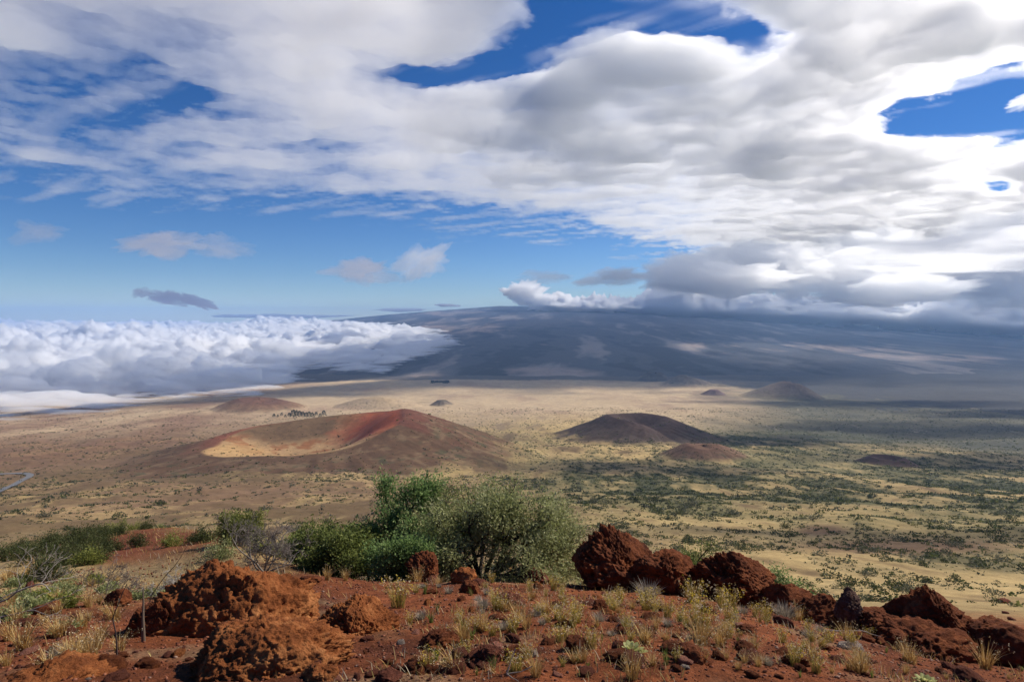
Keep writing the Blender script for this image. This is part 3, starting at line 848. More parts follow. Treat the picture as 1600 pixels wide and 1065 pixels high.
for i, (px, py, w, h, lab, mt) in enumerate([
        (722, 900, 46, 36, "rusty knobbly rock just right of the lichen-spotted boulder", ORANGE), (735, 918, 40, 26, "dark rock below the rusty knobbly rock", DARKRED),
        (838, 902, 42, 28, "brown rounded rock on the dirt below the tall crag's left", STONE_R), (902, 895, 36, 26, "dark little crag at the tall crag's foot", DARKRED),
        (795, 938, 46, 30, "mounded brown rock among straw-coloured grass", STONE_R), (690, 998, 64, 40, "dark shadowed rock under a pale dry tuft", DARKRED),
        (762, 1022, 52, 34, "dark red stone below the smooth pink stone", STONE_R), (775, 1008, 20, 16, "smooth bright pink-orange stone", STONE_P),
        (834, 1022, 18, 13, "white-topped dark stone on bare dirt", STONE_G), (880, 990, 16, 16, "pale orange oval stone beside straw", STONE_P),
        (980, 1040, 22, 13, "flat pink stone just below the pale green rosette", STONE_P), (1002, 1040, 14, 10, "small flat dark pink stone right of the flat pink one", STONE_P),
        (938, 945, 26, 20, "dark round rock beside the grey cushion plants", DARKRED), (1080, 1022, 60, 34, "black shadowed rock behind the dense yellow tussock", DARKRED),
        (1170, 984, 34, 16, "dark half-buried rock on the dirt right of the tussock", DARKRED), (608, 1058, 50, 24, "brown rock at the bottom edge below the mid boulder", STONE_R),
        (500, 1050, 54, 34, "rusty rock between the two orange boulders", ORANGE), (1330, 1010, 40, 12, "grey flat stone near the fallen grey stick", STONE_G),
        (1106, 950, 22, 22, "dark upright rock between yellow tussocks", DARKRED), (486, 905, 40, 16, "dark brown rocks edge behind the outcrop", DARKRED),
        (1506, 1010, 24, 14, "whitish rounded stone on dark dirt at the right", STONE_G), (870, 945, 22, 16, "brown stone left of the grey cushion plants", STONE_R)]):
    x, y, z = hits([(px, py + h * .3)])[0]
    k = y / FPX
    tag(link("rock", rock_mesh("rock", w * k / 2, w * k / 2 * .8, h * k / 2, 60 + i, 5, .3, .1, .05), mt, None, (x, y, z + h * k * .2)), lab, "rock")

# loose stones: every one an object, a handful of shapes
rnd = random.Random(4)
SHAPES = [rock_mesh("stone", 1, .85, .62, 90 + i, 3, .3, .1, .04) for i in range(7)]
STONES = []
for mt, tint in ((STONE_R, "red-brown"), (STONE_P, "pinkish"), (STONE_G, "pale grey"), (DARKRED, "dark red")):
    for s in SHAPES:
        c = s.copy(); c.materials.clear(); c.materials.append(mt); STONES.append((tint, c))
pts = []
while len(pts) < 250:
    px, py = rnd.uniform(0, 1600), rnd.uniform(880, 1064)
    if py > 905 + .055 * max(0, px - 900) * (px > 900) + (60 if 180 < px < 500 else 0): pts.append((px, py))
for (x, y, z) in hits(pts):
    r = rnd.random()
    ti = 0 if r < .5 else 3 if r < .78 else 1 if r < .965 else 2
    tint, me = STONES[ti * 7 + rnd.randrange(7)]
    o = link("stone", me)
    s = rnd.choice((.012, .016, .02, .022, .03, .04, .055)) * rnd.uniform(.8, 1.25) * (.6 + y * .09)
    o.location = (x, y, z + s * .18); o.scale = (s, s * rnd.uniform(.7, 1), s * rnd.uniform(.6, 1)); o.rotation_euler = (rnd.uniform(-.3, .3), rnd.uniform(-.3, .3), rnd.uniform(0, 6.3))
    tag(o, "small loose %s stone on the red cinder dirt" % tint, "stone", "loose %s stones on the cinder slope" % tint)
RUB = [rock_mesh("rock", 1, .85, .7, 130 + i, 4, .3, .1, .05) for i in range(6)]
for mt in (DARKRED, STONE_R, ORANGE):
    for s in RUB[:6]:
        c = s.copy(); c.materials.clear(); c.materials.append(mt); RUB.append(c)
pts = []
while len(pts) < 130:
    px, py = rnd.uniform(0, 1600), rnd.uniform(885, 1060)
    if py > 900 + .055 * max(0, px - 900) + (80 if 180 < px < 500 else 0): pts.append((px, py))
for (x, y, z) in hits(pts):
    j = 6 + rnd.choice((0, 0, 0, 1, 1, 2)) * 6 + rnd.randrange(6)
    o = link("rock", RUB[j]); s = rnd.choice((.05, .06, .07, .09, .12)) * rnd.uniform(.8, 1.2) * (.55 + y * .09)
    o.location = (x, y, z + s * .1); o.scale = (s, s * rnd.uniform(.7, 1), s * rnd.uniform(.55, .9)); o.rotation_euler = (rnd.uniform(-.3, .3), rnd.uniform(-.3, .3), rnd.uniform(0, 6.3))
    w = ("dark red", "red-brown", "rusty orange")[(j - 6) // 6]
    tag(o, "fist-sized %s lava rock half sunk in the cinder slope" % w, "rock", "scattered %s lava rocks on the slope" % w)
# cinder gravel, too fine to count
def scatter_mesh(name, base_co, base_tr, X, Y, Z, S, rot=None, colour=None):
    n, m = len(X), len(base_co)
    a = rnd_np.random(n) * 6.283 if rot is None else rot
    c, s = np.cos(a), np.sin(a)
    B = base_co[None] * S[:, None, None]
    co = np.stack([B[..., 0] * c[:, None] - B[..., 1] * s[:, None] + X[:, None], B[..., 0] * s[:, None] + B[..., 1] * c[:, None] + Y[:, None], B[..., 2] + Z[:, None]], -1).reshape(-1, 3)
    tr = (base_tr[None] + (np.arange(n) * m)[:, None, None]).reshape(-1, base_tr.shape[1])
    return co, tr
rnd_np = np.random.default_rng(11)
def near_points(n, y0, y1, x0=-300, x1=1900, power=1.0):
    Y = y0 * (y1 / y0) ** (rnd_np.random(n) ** power)
    X = (rnd_np.uniform(x0, x1, n) - CX) / FPX * Y
    return X, Y, ground_z(X, Y)
X, Y, Z = near_points(26000, 2.2, 16)
co0, tr0 = icosphere(1)
co0 = co0 * (1 + .35 * fbm3(co0 * 2 + 3, 2, 5))[:, None] * np.array([1, .85, .7])
S = (.0035 + .010 * rnd_np.random(len(X)) ** 3) * (.6 + .13 * Y)
co, tr = scatter_mesh("cinder_gravel", co0, tr0, X, Y, Z + S * .2, S)
me = mesh_np("cinder_gravel", co, None, tr)
gcol = np.array([[.10, .032, .018], [.17, .055, .028], [.26, .10, .055], [.07, .03, .022], [.32, .20, .14]])[rnd_np.choice(5, len(X), p=[.34, .34, .18, .1, .04])]
set_col(me, np.repeat(gcol, len(co0), 0))
def col_mat(name, rough=.9, trans=0.0):
    m, n, l, out = new_mat(name)
    at_ = n.new("ShaderNodeAttribute"); at_.attribute_name = "col"
    b = n.new("ShaderNodeBsdfPrincipled"); b.inputs["Roughness"].default_value = rough; b.inputs["Specular IOR Level"].default_value = .2
    l.new(at_.outputs["Color"], b.inputs["Base Color"])
    if trans:
        t = n.new("ShaderNodeBsdfTranslucent"); l.new(at_.outputs["Color"], t.inputs["Color"])
        mx = n.new("ShaderNodeMixShader"); mx.inputs[0].default_value = trans
        l.new(b.outputs[0], mx.inputs[1]); l.new(t.outputs[0], mx.inputs[2]); l.new(mx.outputs[0], out.inputs[0])
    else: l.new(b.outputs[0], out.inputs[0])
    return m
CINDER = col_mat("cinder gravel")
LEAF = col_mat("leaf", .6, .42)
STRAW = col_mat("straw", .7, .3)
BARK = col_mat("bark", .9)
tag(link("cinder_gravel", me, CINDER), "fine red and black cinder gravel strewn over the near slope", kind="stuff")

# ------------------------------------------------------------------ plants
class Geo:
    """collects quads and triangles with a colour per vertex"""
    def __init__(s): s.co, s.q, s.t, s.c, s.n = [], [], [], [], 0
    def add(s, co, quads=None, tris=None, col=(.1, .1, .1)):
        co = np.asarray(co, float)
        if quads is not None and len(quads): s.q.append(np.asarray(quads) + s.n)
        if tris is not None and len(tris): s.t.append(np.asarray(tris) + s.n)
        s.co.append(co); c = np.asarray(col, float); s.c.append(np.broadcast_to(c, (len(co), 3))); s.n += len(co)
    def mesh(s, name, smooth=False):
        me = mesh_np(name, np.concatenate(s.co), np.concatenate(s.q) if s.q else None, np.concatenate(s.t) if s.t else None, smooth)
        set_col(me, np.concatenate(s.c)); return me

def tube(g, pts, radii, col, sides=5):
    pts = np.asarray(pts, float); n = len(pts)
    d = np.gradient(pts, axis=0); d /= np.maximum(np.linalg.norm(d, axis=1, keepdims=True), 1e-9)
    ref = np.array([.31, .2, .93]); u = np.cross(d, ref); u /= np.maximum(np.linalg.norm(u, axis=1, keepdims=True), 1e-9); v = np.cross(d, u)
    a = np.arange(sides) * 2 * math.pi / sides
    ring = pts[:, None] + np.asarray(radii)[:, None, None] * (np.cos(a)[None, :, None] * u[:, None] + np.sin(a)[None, :, None] * v[:, None])
    q = [(i * sides + j, i * sides + (j + 1) % sides, (i + 1) * sides + (j + 1) % sides, (i + 1) * sides + j) for i in range(n - 1) for j in range(sides)]
    g.add(ring.reshape(-1, 3), q, None, col)

def leaves(g, P, D, L, W, cols, rng, droop=0.2):
    """diamond leaves at points P pointing about along D"""
    n = len(P)
    d = D + rng.normal(0, .55, (n, 3)); d[:, 2] -= droop; d /= np.linalg.norm(d, axis=1, keepdims=True)
    u = np.cross(d, rng.normal(0, 1, (n, 3))); u /= np.maximum(np.linalg.norm(u, axis=1, keepdims=True), 1e-6)
    L = L * rng.uniform(.65, 1.25, (n, 1)); W = W * rng.uniform(.7, 1.2, (n, 1))
    co = np.stack([P, P + d * L * .5 + u * W * .5, P + d * L, P + d * L * .5 - u * W * .5], 1).reshape(-1, 3)
    g.add(co, np.arange(4 * n).reshape(n, 4), None, np.repeat(cols, 4, 0))

def grow(start, direction, length, radius, levels, rng, spread=.6, up=.12, nseg=5, kids=(3, 4), wig=.16, shrink=.68, out=None, lev=0):
    """recursive branching; returns [(points, radii, level)]"""
    out = [] if out is None else out
    p, d = np.array(start, float), np.array(direction, float); d /= np.linalg.norm(d)
    pts = [p.copy()]
    for i in range(nseg):
        d = d + rng.normal(0, wig, 3); d[2] += up; d /= np.linalg.norm(d)
        p = p + d * length / nseg; pts.append(p.copy())
    tip = .55 if levels > 0 else .25
    out.append((np.array(pts), np.linspace(radius, radius * tip, nseg + 1), lev))
    if levels > 0:
        for k in range(rng.integers(kids[0], kids[1] + 1)):
            f = rng.uniform(.45, 1.0) if k else 1.0
            j = min(nseg, max(1, int(round(f * nseg))))
            dd = pts[j] - pts[j - 1]; dd /= np.linalg.norm(dd)
            dd = dd + rng.normal(0, spread, 3); dd[2] = dd[2] * .8 + .08
            grow(pts[j], dd, length * shrink * rng.uniform(.75, 1.15), radius * .58, levels - 1, rng, spread, up, nseg, kids, wig, shrink, out, lev + 1)
    return out

def leafy_bush(name, label, base, limbs, rng_seed, leaf_n, leaf_l, leaf_w, greens, bark, levels=3, group=None, cat="bush", spread=.55, up=.1, droop=.25, clump=.10, crown_from=2, kids=(3, 4)):
    """Empty at the foot, 'trunk' and 'crown' as its parts. limbs: [(direction, length, radius)]"""
    rng = np.random.default_rng(rng_seed)
    root = bpy.data.objects.new(name, None); C.objects.link(root); root.location = base
    tag(root, label, cat, group)
    br = []
    for d, L, r in limbs: grow((rng.normal(0, .04), rng.normal(0, .04), -.05), d, L, r, levels, rng, spread, up, kids=kids, out=br)
    g = Geo()
    for pts, rad, lev in br: tube(g, pts, np.maximum(rad, .002), np.array(bark) * rng.uniform(.8, 1.2), 6 if lev < 2 else 4)
    link("trunk", g.mesh("trunk", True), BARK, root)
    tips = [b for b in br if b[2] >= crown_from]
    w = np.array([np.linalg.norm(b[0][-1] - b[0][0]) for b in tips]); w /= w.sum()
    k = rng.choice(len(tips), leaf_n, p=w)
    f = rng.random(leaf_n) ** .7
    A = np.array([b[0] for b in tips])
    idx = f * (A.shape[1] - 1); i0 = np.minimum(idx.astype(int), A.shape[1] - 2); fr = (idx - i0)[:, None]
    P = A[k, i0] * (1 - fr) + A[k, i0 + 1] * fr + rng.normal(0, clump, (leaf_n, 3))
    D = A[k, -1] - A[k, 0]; D /= np.linalg.norm(D, axis=1, keepdims=True)
    G = np.array(greens)
    per_tip = rng.random(len(tips))
    tone = np.clip(per_tip[k] * .7 + rng.random(leaf_n) * .45, 0, .999) * (len(G) - 1)
    c0 = tone.astype(int); cf = (tone - c0)[:, None]
    cols = G[c0] * (1 - cf) + G[np.minimum(c0 + 1, len(G) - 1)] * cf
    cols = cols * rng.uniform(.75, 1.25, (leaf_n, 1))
    g = Geo(); leaves(g, P, D, leaf_l, leaf_w, cols, rng, droop)
    link("crown", g.mesh("crown"), LEAF, root)
    return root

def ground_at(px, Y):
    x = (px - CX) / FPX * Y
    return Vector((x, Y, gz(x, Y)))

GREY_GREEN = [(.13, .15, .05), (.22, .24, .09), (.33, .35, .14), (.46, .45, .23)]
OLIVES = [(0.065, 0.087, 0.026), (0.123, 0.152, 0.043), (0.189, 0.225, 0.058), (0.275, 0.297, 0.087)]
BRIGHT = [(0.087, 0.146, 0.044), (0.146, 0.233, 0.073), (0.218, 0.314, 0.102), (0.306, 0.393, 0.146)]
YELLOWG = [(0.138, 0.161, 0.034), (0.230, 0.253, 0.057), (0.322, 0.333, 0.081)]
BARKC = (.045, .034, .028)
leafy_bush("bush", "big spreading grey-green bush with dark limbs, largest plant on the ridge", ground_at(752, 11.6),
           [((-.9, .1, .7), 0.92, .055), ((-.35, -.2, 1), 0.92, .055), ((.2, .2, 1), 0.92, .055), ((.7, 0, .8), 0.92, .06), ((1.2, .1, .5), 1.15, .05), ((-1.3, .2, .5), 1.15, .045), ((.5, -.6, .7), .9, .045),
            ((-.5, -.6, .7), .9, .04), ((1.1, .5, .8), 1.05, .04), ((-.2, .6, .9), 0.88, .045), ((-1.4, -.2, .3), 1.0, .04), ((1.5, -.1, .28), 1.1, .04),
            ((-.9, -.7, .12), .75, .03), ((.2, -.9, .15), .7, .03), ((1.0, -.6, .12), .8, .03), ((-1.6, 0, .1), .9, .03), ((1.6, .1, .08), .9, .03)],
           21, 62000, .075, .024, GREY_GREEN, BARKC, 3, spread=.5, up=.05, clump=.10, droop=.4)
leafy_bush("bush", "taller fresh-green bush rising from the big bush's left side", ground_at(638, 12.4),
           [((-.1, 0, 1), 1.1, .05), ((.3, .1, 1), 1.1, .05), ((-.5, .1, .8), .8, .04), ((.1, -.4, .9), .8, .04)],
           22, 22000, .075, .028, BRIGHT, BARKC, 3, spread=.42, clump=.09)
leafy_bush("bush", "dark olive bush with shadowed stems left of the fresh-green one", ground_at(545, 11.8),
           [((-.7, 0, .7), .62, .035), ((0, 0, 1), .62, .04), ((.6, 0, .75), .62, .035), ((-.2, -.5, .7), .6, .03), ((-1, .1, .35), .6, .03), ((1, -.1, .4), .6, .03)],
           23, 34000, .07, .026, OLIVES, BARKC, 3, spread=.55, up=.06, clump=.10)
leafy_bush("bush", "low bright blue-green bush in front, between the olive and the big bush", ground_at(625, 10.9),
           [((-.4, -.1, .7), .42, .025), ((.4, -.1, .7), .42, .025), ((0, -.3, .8), .46, .025), ((.8, 0, .4), .42, .02), ((-.8, 0, .4), .42, .02)],
           24, 20000, .065, .024, BRIGHT, BARKC, 2, crown_from=1, spread=.6, clump=.10)
leafy_bush("bush", "small round dark-green bush beyond the yellow grass, left of the olive one", ground_at(465, 17.0),
           [((-.6, 0, .6), .55, .03), ((.6, 0, .6), .55, .03), ((0, 0, .9), .6, .03), ((-1, 0, .2), .5, .02), ((1, 0, .25), .5, .02)],
           25, 14000, .08, .034, OLIVES, BARKC, 2, crown_from=1, spread=.55, clump=.09)
leafy_bush("bush", "yellow-tipped green bush standing behind the dead grey bush", ground_at(372, 17.5),
           [((-.7, 0, .7), .5, .03), ((.5, 0, .8), .55, .03), ((0, 0, 1), .55, .03), ((1, 0, .4), .5, .03), ((-1, 0, .3), .5, .03)],
           26, 12000, .075, .03, [(.07, .09, .02), (.14, .16, .04), (.23, .24, .06), (.32, .31, .10)], BARKC, 2, crown_from=1, spread=.55, clump=.09)
leafy_bush("bush", "green bush in the gap between the tall crag's shoulder and the slab-topped crag", ground_at(1083, 10.6),
           [((-.3, 0, .9), .55, .025), ((.3, 0, .9), .5, .025), ((0, 0, 1), .55, .025)], 27, 4500, .05, .018, OLIVES, BARKC, 2, crown_from=1, clump=.06)
leafy_bush("bush", "small green bush peeping over the ridge right of the slab-topped crag", ground_at(1218, 10.3),
           [((-.6, 0, .8), .5, .022), ((.5, 0, .8), .45, .022), ((0, 0, 1), .45, .022), ((1, 0, .4), .4, .02)], 28, 4500, .05, .018, BRIGHT, BARKC, 2, crown_from=1, clump=.07)

# dead grey bush and twiggy growth
def twig_bush(name, label, base, limbs, seed, col, levels=4, spread=.6, kids=(3, 4), up=.05, wig=.2, cat="dead bush", rmin=.0022):
    rng = np.random.default_rng(seed)
    br = []
    for d, L, r in limbs: grow((0, 0, -.04), d, L, r, levels, rng, spread, up, 4, kids, wig, .66, br)
    g = Geo()
    for pts, rad, lev in br: tube(g, pts, np.maximum(rad, rmin), np.array(col) * rng.uniform(.7, 1.3), 5 if lev < 2 else 3)
    o = link(name, g.mesh(name, True), BARK, None, base)
    return tag(o, label, cat)
GREYTWIG = (.27, .24, .215)
twig_bush("dead_bush", "leafless grey bush of fine tangled twigs behind the outcrop", ground_at(408, 10.5),
          [((-.5, 0, .8), .5, .02), ((.5, 0, .7), .5, .02), ((0, 0, 1), .5, .02), ((.9, .1, .3), .5, .016), ((-.9, -.1, .35), .5, .016), ((.3, -.4, .7), .45, .016)], 41, (.20, .17, .145), 5, .65)
twig_bush("dead_branch", "dark leafless branches reaching left of the dead grey bush", ground_at(335, 10.6),
          [((-.7, 0, .6), 0.434, 0.0109), ((.1, 0, 1), 0.434, 0.0099), ((-1, 0, .25), 0.372, 0.0079)], 42, (.08, .065, .055), 3, .6, wig=.3)
twig_bush("dead_branch", "bleached curving branch at the left edge, the long upper one", ground_at(12, 6.6) + Vector((-.25, 0, .12)),
          [((1, .1, .55), 0.589, 0.0099), ((.7, .1, .75), 0.434, 0.0069)], 43, (.36, .31, .26), 2, .5, (2, 3), -.02, .22)
twig_bush("dead_branch", "bleached low branch at the left edge, lying under the long one", ground_at(-20, 5.6) + Vector((-.1, 0, .08)),
          [((1, .1, .12), 0.496, 0.0074), ((.9, .0, .25), 0.372, 0.0060)], 44, (.34, .29, .24), 2, .5, (2, 3), -.03, .2)
twig_bush("dead_branch", "bleached thin twigs standing among shrubs higher on the left edge", ground_at(30, 9.5),
          [((-.4, 0, .8), 0.420, 0.0058), ((.3, 0, .8), 0.420, 0.0058), ((.8, 0, .5), 0.360, 0.0048)], 45, (.32, .28, .24), 3, .5)
twig_bush("dead_bush", "grey-brown twiggy bush left of the outcrop's top", ground_at(155, 8.6),
          [((-.5, 0, .7), 0.294, 0.0067), ((.5, 0, .7), 0.294, 0.0067), ((0, 0, 1), 0.280, 0.0067), ((.9, 0, .4), 0.280, 0.0056)], 46, (.17, .14, .12), 4, .65)
twig_bush("dead_bush", "pale grey cushion of twigs touching the outcrop's upper left", ground_at(258, 8.4),
          [((-.5, 0, .7), 0.210, 0.0050), ((.5, 0, .7), 0.210, 0.0050), ((0, 0, 1), 0.210, 0.0050)], 47, (.38, .36, .32), 4, .7)
twig_bush("dead_branch", "dark bare stem curving up left of the outcrop", ground_at(222, 7.6),
          [((.25, 0, 1), 0.562, 0.0066)], 48, (.06, .04, .03), 1, .4, (1, 2), .02, .2)
twig_bush("dead_branch", "thin straight dead stalk at the bottom left", ground_at(168, 3.6),
          [((0.02, 0, 1), .32, .006)], 49, (.05, .035, .03), 1, .2, (1, 1), .05, .06)
twig_bush("dead_branch", "upright pale wooden stake by the outcrop's dark left end", at(224, 1000, 4.4),
          [((0, 0, 1), .42, .016)], 50, (.15, .11, .08), 0, .2, (1, 1), .02, .07)
twig_bush("dead_branch", "fallen grey stick below the grey stump-like rock", ground_at(1284, 6.6) + Vector((0, 0, .03)),
          [((1, -.05, .14), .48, .011), ((.95, -.2, .02), .4, .007)], 51, (.28, .23, .20), 1, .3, (1, 2), .0, .12)
twig_bush("dead_branch", "pale V-shaped dry sticks on bare dirt near the bottom centre", at(792, 1040, 3.05) + Vector((0, 0, .0)),
          [((.35, .1, .8), .13, .004), ((.9, .1, .1), .14, .004), ((.3, -.4, .1), .12, .004)], 52, (.42, .33, .24), 0, .3, (1, 1), 0, .1)

# low shrubs on the left flank
left_specs = [(30, 880, 20, 1.1, 'o', "dark"), (75, 872, 24, 1.2, 'o', "dark"), (110, 868, 26, 1.2, 'o', "dark"), (150, 860, 28, 1.0, 'o', "dark"), (60, 898, 14, .8, 'o', "dark"), (20, 906, 12, .7, 'o', "dark"),
              (175, 838, 34, 1.2, 'y', "yellow-green"), (135, 848, 34, 1.1, 'o', "dark"), (95, 842, 40, 1.2, 'o', "dark"), (230, 826, 44, 1.8, 'o', "olive"), (255, 826, 44, 1.7, 'g', "olive"),
              (205, 828, 44, 1.3, 'o', "dark"), (295, 818, 44, 2.0, 'o', "olive"), (320, 816, 44, 1.7, 'o', "dark"), (130, 872, 17, .7, 'y', "yellow-green"), (140, 886, 12, .5, 'y', "yellow-green"),
              (280, 868, 10, .42, 'y', "yellow-green"), (300, 866, 10.5, .4, 'g', "grey-green"), (75, 958, 6.8, .4, 'y', "yellow-green"), (35, 962, 6.6, .42, 'g', "grey-green"), (10, 985, 6.0, .4, 'g', "grey-green"),
              (85, 1020, 4.9, .16, 'g', "grey-green"), (190, 916, 8.2, .32, 'g', "grey-green"), (222, 905, 8.6, .3, 'g', "grey-green"), (50, 932, 8.2, .4, 'y', "yellow-green"), (100, 925, 9.5, .4, 'g', "grey-green"), (15, 930, 8.6, .5, 'o', "dark")]
_r = random.Random(3)
for _ in range(26):
    Y_ = _r.uniform(17, 36); left_specs.append((_r.uniform(-10, 165), 870, Y_, _r.uniform(.6, 1.1), 'o', "dark"))
for _ in range(14):
    left_specs.append((_r.uniform(0, 330), 850, _r.uniform(44, 54), _r.uniform(.8, 1.6), 'o', "dark"))
for _ in range(10):
    left_specs.append((_r.uniform(0, 260), 900, _r.uniform(8, 14), _r.uniform(.25, .5), 'g', "grey-green"))
DARKOL = [(.035, .048, .016), (.06, .075, .022), (.095, .11, .035), (.15, .15, .06)]
PAL = {'o': DARKOL, 'y': YELLOWG, 'g': GREY_GREEN}
place = ["at the upper left edge", "left of the red bare patch", "above the red bare patch", "below the red bare patch", "among the bleached branches", "by the outcrop's left foot"]
for _ in range(22):
    kk_ = _r.choice('ygo'); left_specs.append((_r.uniform(150, 470), 860, _r.uniform(14, 40), _r.uniform(.35, .75), kk_, {'y': "yellow-green", 'g': "grey-green", 'o': "dark"}[kk_]))
for i, (px, py, Y, h, k, w) in enumerate(left_specs):
    h = h * (.45 if Y < 13 else .95); r = h * .42
    loc = ground_at(px, Y)
    leafy_bush("shrub", "%s low shrub on the left slope, %s" % ({"dark": "dark-green", "olive": "rounded olive", "yellow-green": "yellow-green", "grey-green": "grey-green"}[w],
               "beside the bleached branches" if Y < 10 and px < 130 else "beside the outcrop" if Y < 11 else "along the red patch's lower edge" if Y < 20 and px < 330 else "on the pale slope behind the outcrop" if Y < 42 and px > 165 else "in the dark thicket left of the red patch" if Y < 42 else "on the crest above the red patch"), loc,
               [((-.7, 0, .6), r, .02 * h), ((.7, 0, .6), r, .02 * h), ((0, .3, .9), r * 1.2, .02 * h), ((0, -.5, .7), r, .02 * h), ((1, .2, .3), r, .015 * h), ((-1, .2, .3), r, .015 * h)],
               100 + i, int(1700 if Y > 14 else 2800), .035 + .035 * h, .014 + .016 * h, PAL[k], BARKC, 1, "shrubs on the left slope", "shrub", crown_from=0, spread=.6, clump=.11 * h + .02)

# tufts, flowers and cushions: a few shapes of each, then copies
def blade_tuft(name, n, h, spread, cols, seed, w=.004, curve=.5, heads=None):
    rng = np.random.default_rng(seed); g = Geo()
    for i in range(n):
        a = rng.uniform(0, 6.283); r0 = rng.random() ** .5 * spread * .35
        b = np.array([math.cos(a) * r0, math.sin(a) * r0, -.01]); L = h * rng.uniform(.55, 1.15)
        lean = rng.uniform(.05, .75) * curve; a2 = a + rng.normal(0, .5)
        dirv = np.array([math.cos(a2), math.sin(a2), 0])
        pts = [b + dirv * (lean * L * s * s) * 1.2 + np.array([0, 0, L * s * (1 - .28 * lean * s)]) for s in (0, .35, .7, 1)]
        side = np.array([-math.sin(a2 + rng.normal(0, .8)), math.cos(a2), 0]); ww = w * rng.uniform(.6, 1.2)
        co = []
        for p, s in zip(pts, (1, .9, .6, .12)): co += [p - side * ww * s, p + side * ww * s]
        c = np.array(cols[rng.integers(len(cols))]) * rng.uniform(.75, 1.2)
        g.add(co, [(0, 1, 3, 2), (2, 3, 5, 4), (4, 5, 7, 6)], None, c)
        if heads and rng.random() < heads[2]:
            P = pts[-1] + rng.normal(0, heads[1] * .6, (heads[3], 3)); s = heads[1] * rng.uniform(.5, 1., (heads[3], 1))
            u = rng.normal(0, 1, (heads[3], 3)); v = np.cross(u, rng.normal(0, 1, (heads[3], 3)))
            u /= np.linalg.norm(u, axis=1, keepdims=True); v /= np.linalg.norm(v, axis=1, keepdims=True)
            q = np.stack([P - u * s * .5, P + v * s * .5, P + u * s * .5, P - v * s * .5], 1).reshape(-1, 3)
            hc = np.array(heads[0][rng.integers(len(heads[0]))])
            g.add(q, np.arange(len(q)).reshape(-1, 4), None, hc)
    return g.mesh(name)
STRAWS = [(.56, .36, .12), (.45, .27, .085), (.66, .47, .20), (.34, .20, .075)]
GREENB = [(.19, .19, .04), (.30, .26, .06), (.40, .30, .08)]
YEL = [(.85, .62, .05), (.75, .58, .12)]
CREAM = [(.70, .56, .34), (.62, .46, .22), (.78, .66, .45)]
def shared(mes, mat):
    for m in mes: m.materials.append(mat)
    return mes
TUFT = shared([blade_tuft("grass_tuft", 90, .22, .12, STRAWS, 300 + i, .0032, .9, (CREAM, .010, .4, 3)) for i in range(4)], STRAW)
HERB = shared([blade_tuft("flowering_herb", 110, .26, .16, GREENB + STRAWS[:1], 320 + i, .0028, .55, (YEL + CREAM, .013, .65, 5)) for i in range(4)], STRAW)
CUSH = shared([blade_tuft("cushion_plant", 260, .14, .16, [(.36, .30, .22), (.25, .21, .15), (.46, .40, .31)], 340 + i, .0026, 1.0) for i in range(3)], STRAW)
SPRG = shared([blade_tuft("green_sprig", 26, .2, .07, [(.14, .19, .04), (.22, .26, .06), (.10, .14, .04)], 360 + i, .005, .6) for i in range(3)], LEAF)

def put(name, me, px, py, s, label, cat, group, rnd):
    x, y, z = hits([(px, py)])[0]
    o = link(name, me, None, None, (x, y, z)); k = s * (.36 + .06 * y)
    o.scale = (k * rnd.uniform(.85, 1.2), k * rnd.uniform(.85, 1.2), k * rnd.uniform(.8, 1.15)); o.rotation_euler = (0, 0, rnd.uniform(0, 6.28))
    return tag(o, label, cat, group)
rnd = random.Random(8)
single = [("grass_tuft", TUFT, 855, 958, 1.25, "combed straw tuft bent over right of the mounded brown rock", "grass tuft"), ("grass_tuft", TUFT, 755, 985, 1.2, "bright straw tuft left of the small grey twigs", "grass tuft"),
          ("grass_tuft", TUFT, 800, 893, 1.6, "wide straw tuft in front of the big bush's right foot", "grass tuft"), ("grass_tuft", TUFT, 485, 960, 1.4, "straw tuft in the gap between the two orange boulders", "grass tuft"),
          ("flowering_herb", HERB, 622, 950, 1.5, "bright yellow-green flowering clump right of the orange boulder's top", "flowering plant"), ("flowering_herb", HERB, 1095, 985, 1.6, "dense cream-headed yellow tussock above the black shadowed rock", "flowering plant"),
          ("flowering_herb", HERB, 1085, 942, 1.5, "yellow-flowered clump between the cushions and the slab-topped crag", "flowering plant"), ("flowering_herb", HERB, 1140, 950, 1.5, "golden flowering clump below the slab-topped crag", "flowering plant"),
          ("cushion_plant", CUSH, 1012, 935, 1.9, "largest grey spiky cushion plant in the middle of the slope", "cushion plant"), ("cushion_plant", CUSH, 928, 920, 1.2, "round grey cushion plant left of the largest one", "cushion plant"),
          ("cushion_plant", CUSH, 1195, 950, 1.9, "tall mauve-grey twiggy cushion below the low dark crags", "cushion plant"), ("cushion_plant", CUSH, 1225, 965, 1.7, "mauve-grey cushion just right of the tall one", "cushion plant"),
          ("cushion_plant", CUSH, 755, 950, 1.1, "grey cushion plant left of the mounded brown rock", "cushion plant"), ("cushion_plant", CUSH, 95, 1030, 1.1, "pale tufted cushion at the lower left", "cushion plant"),
          ("flowering_herb", HERB, 900, 972, 1.1, "cream-tipped clump in the middle of the slope", "flowering plant"), ("flowering_herb", HERB, 1440, 985, 1.2, "yellow-flowered herb in front of the pointed crag", "flowering plant"),
          ("flowering_herb", HERB, 1385, 990, 1.2, "green-stemmed herb left of the yellow-flowered one by the pointed crag", "flowering plant"), ("flowering_herb", HERB, 1275, 1050, .9, "small yellow-flowered herb on bare dirt near the bottom right", "flowering plant"),
          ("grass_tuft", TUFT, 1565, 985, 1.7, "tall orange grass stalks before the ridge's right end", "grass tuft"), ("grass_tuft", TUFT, 1540, 1045, 1.6, "sprawling pale grass at the bottom right", "grass tuft")]
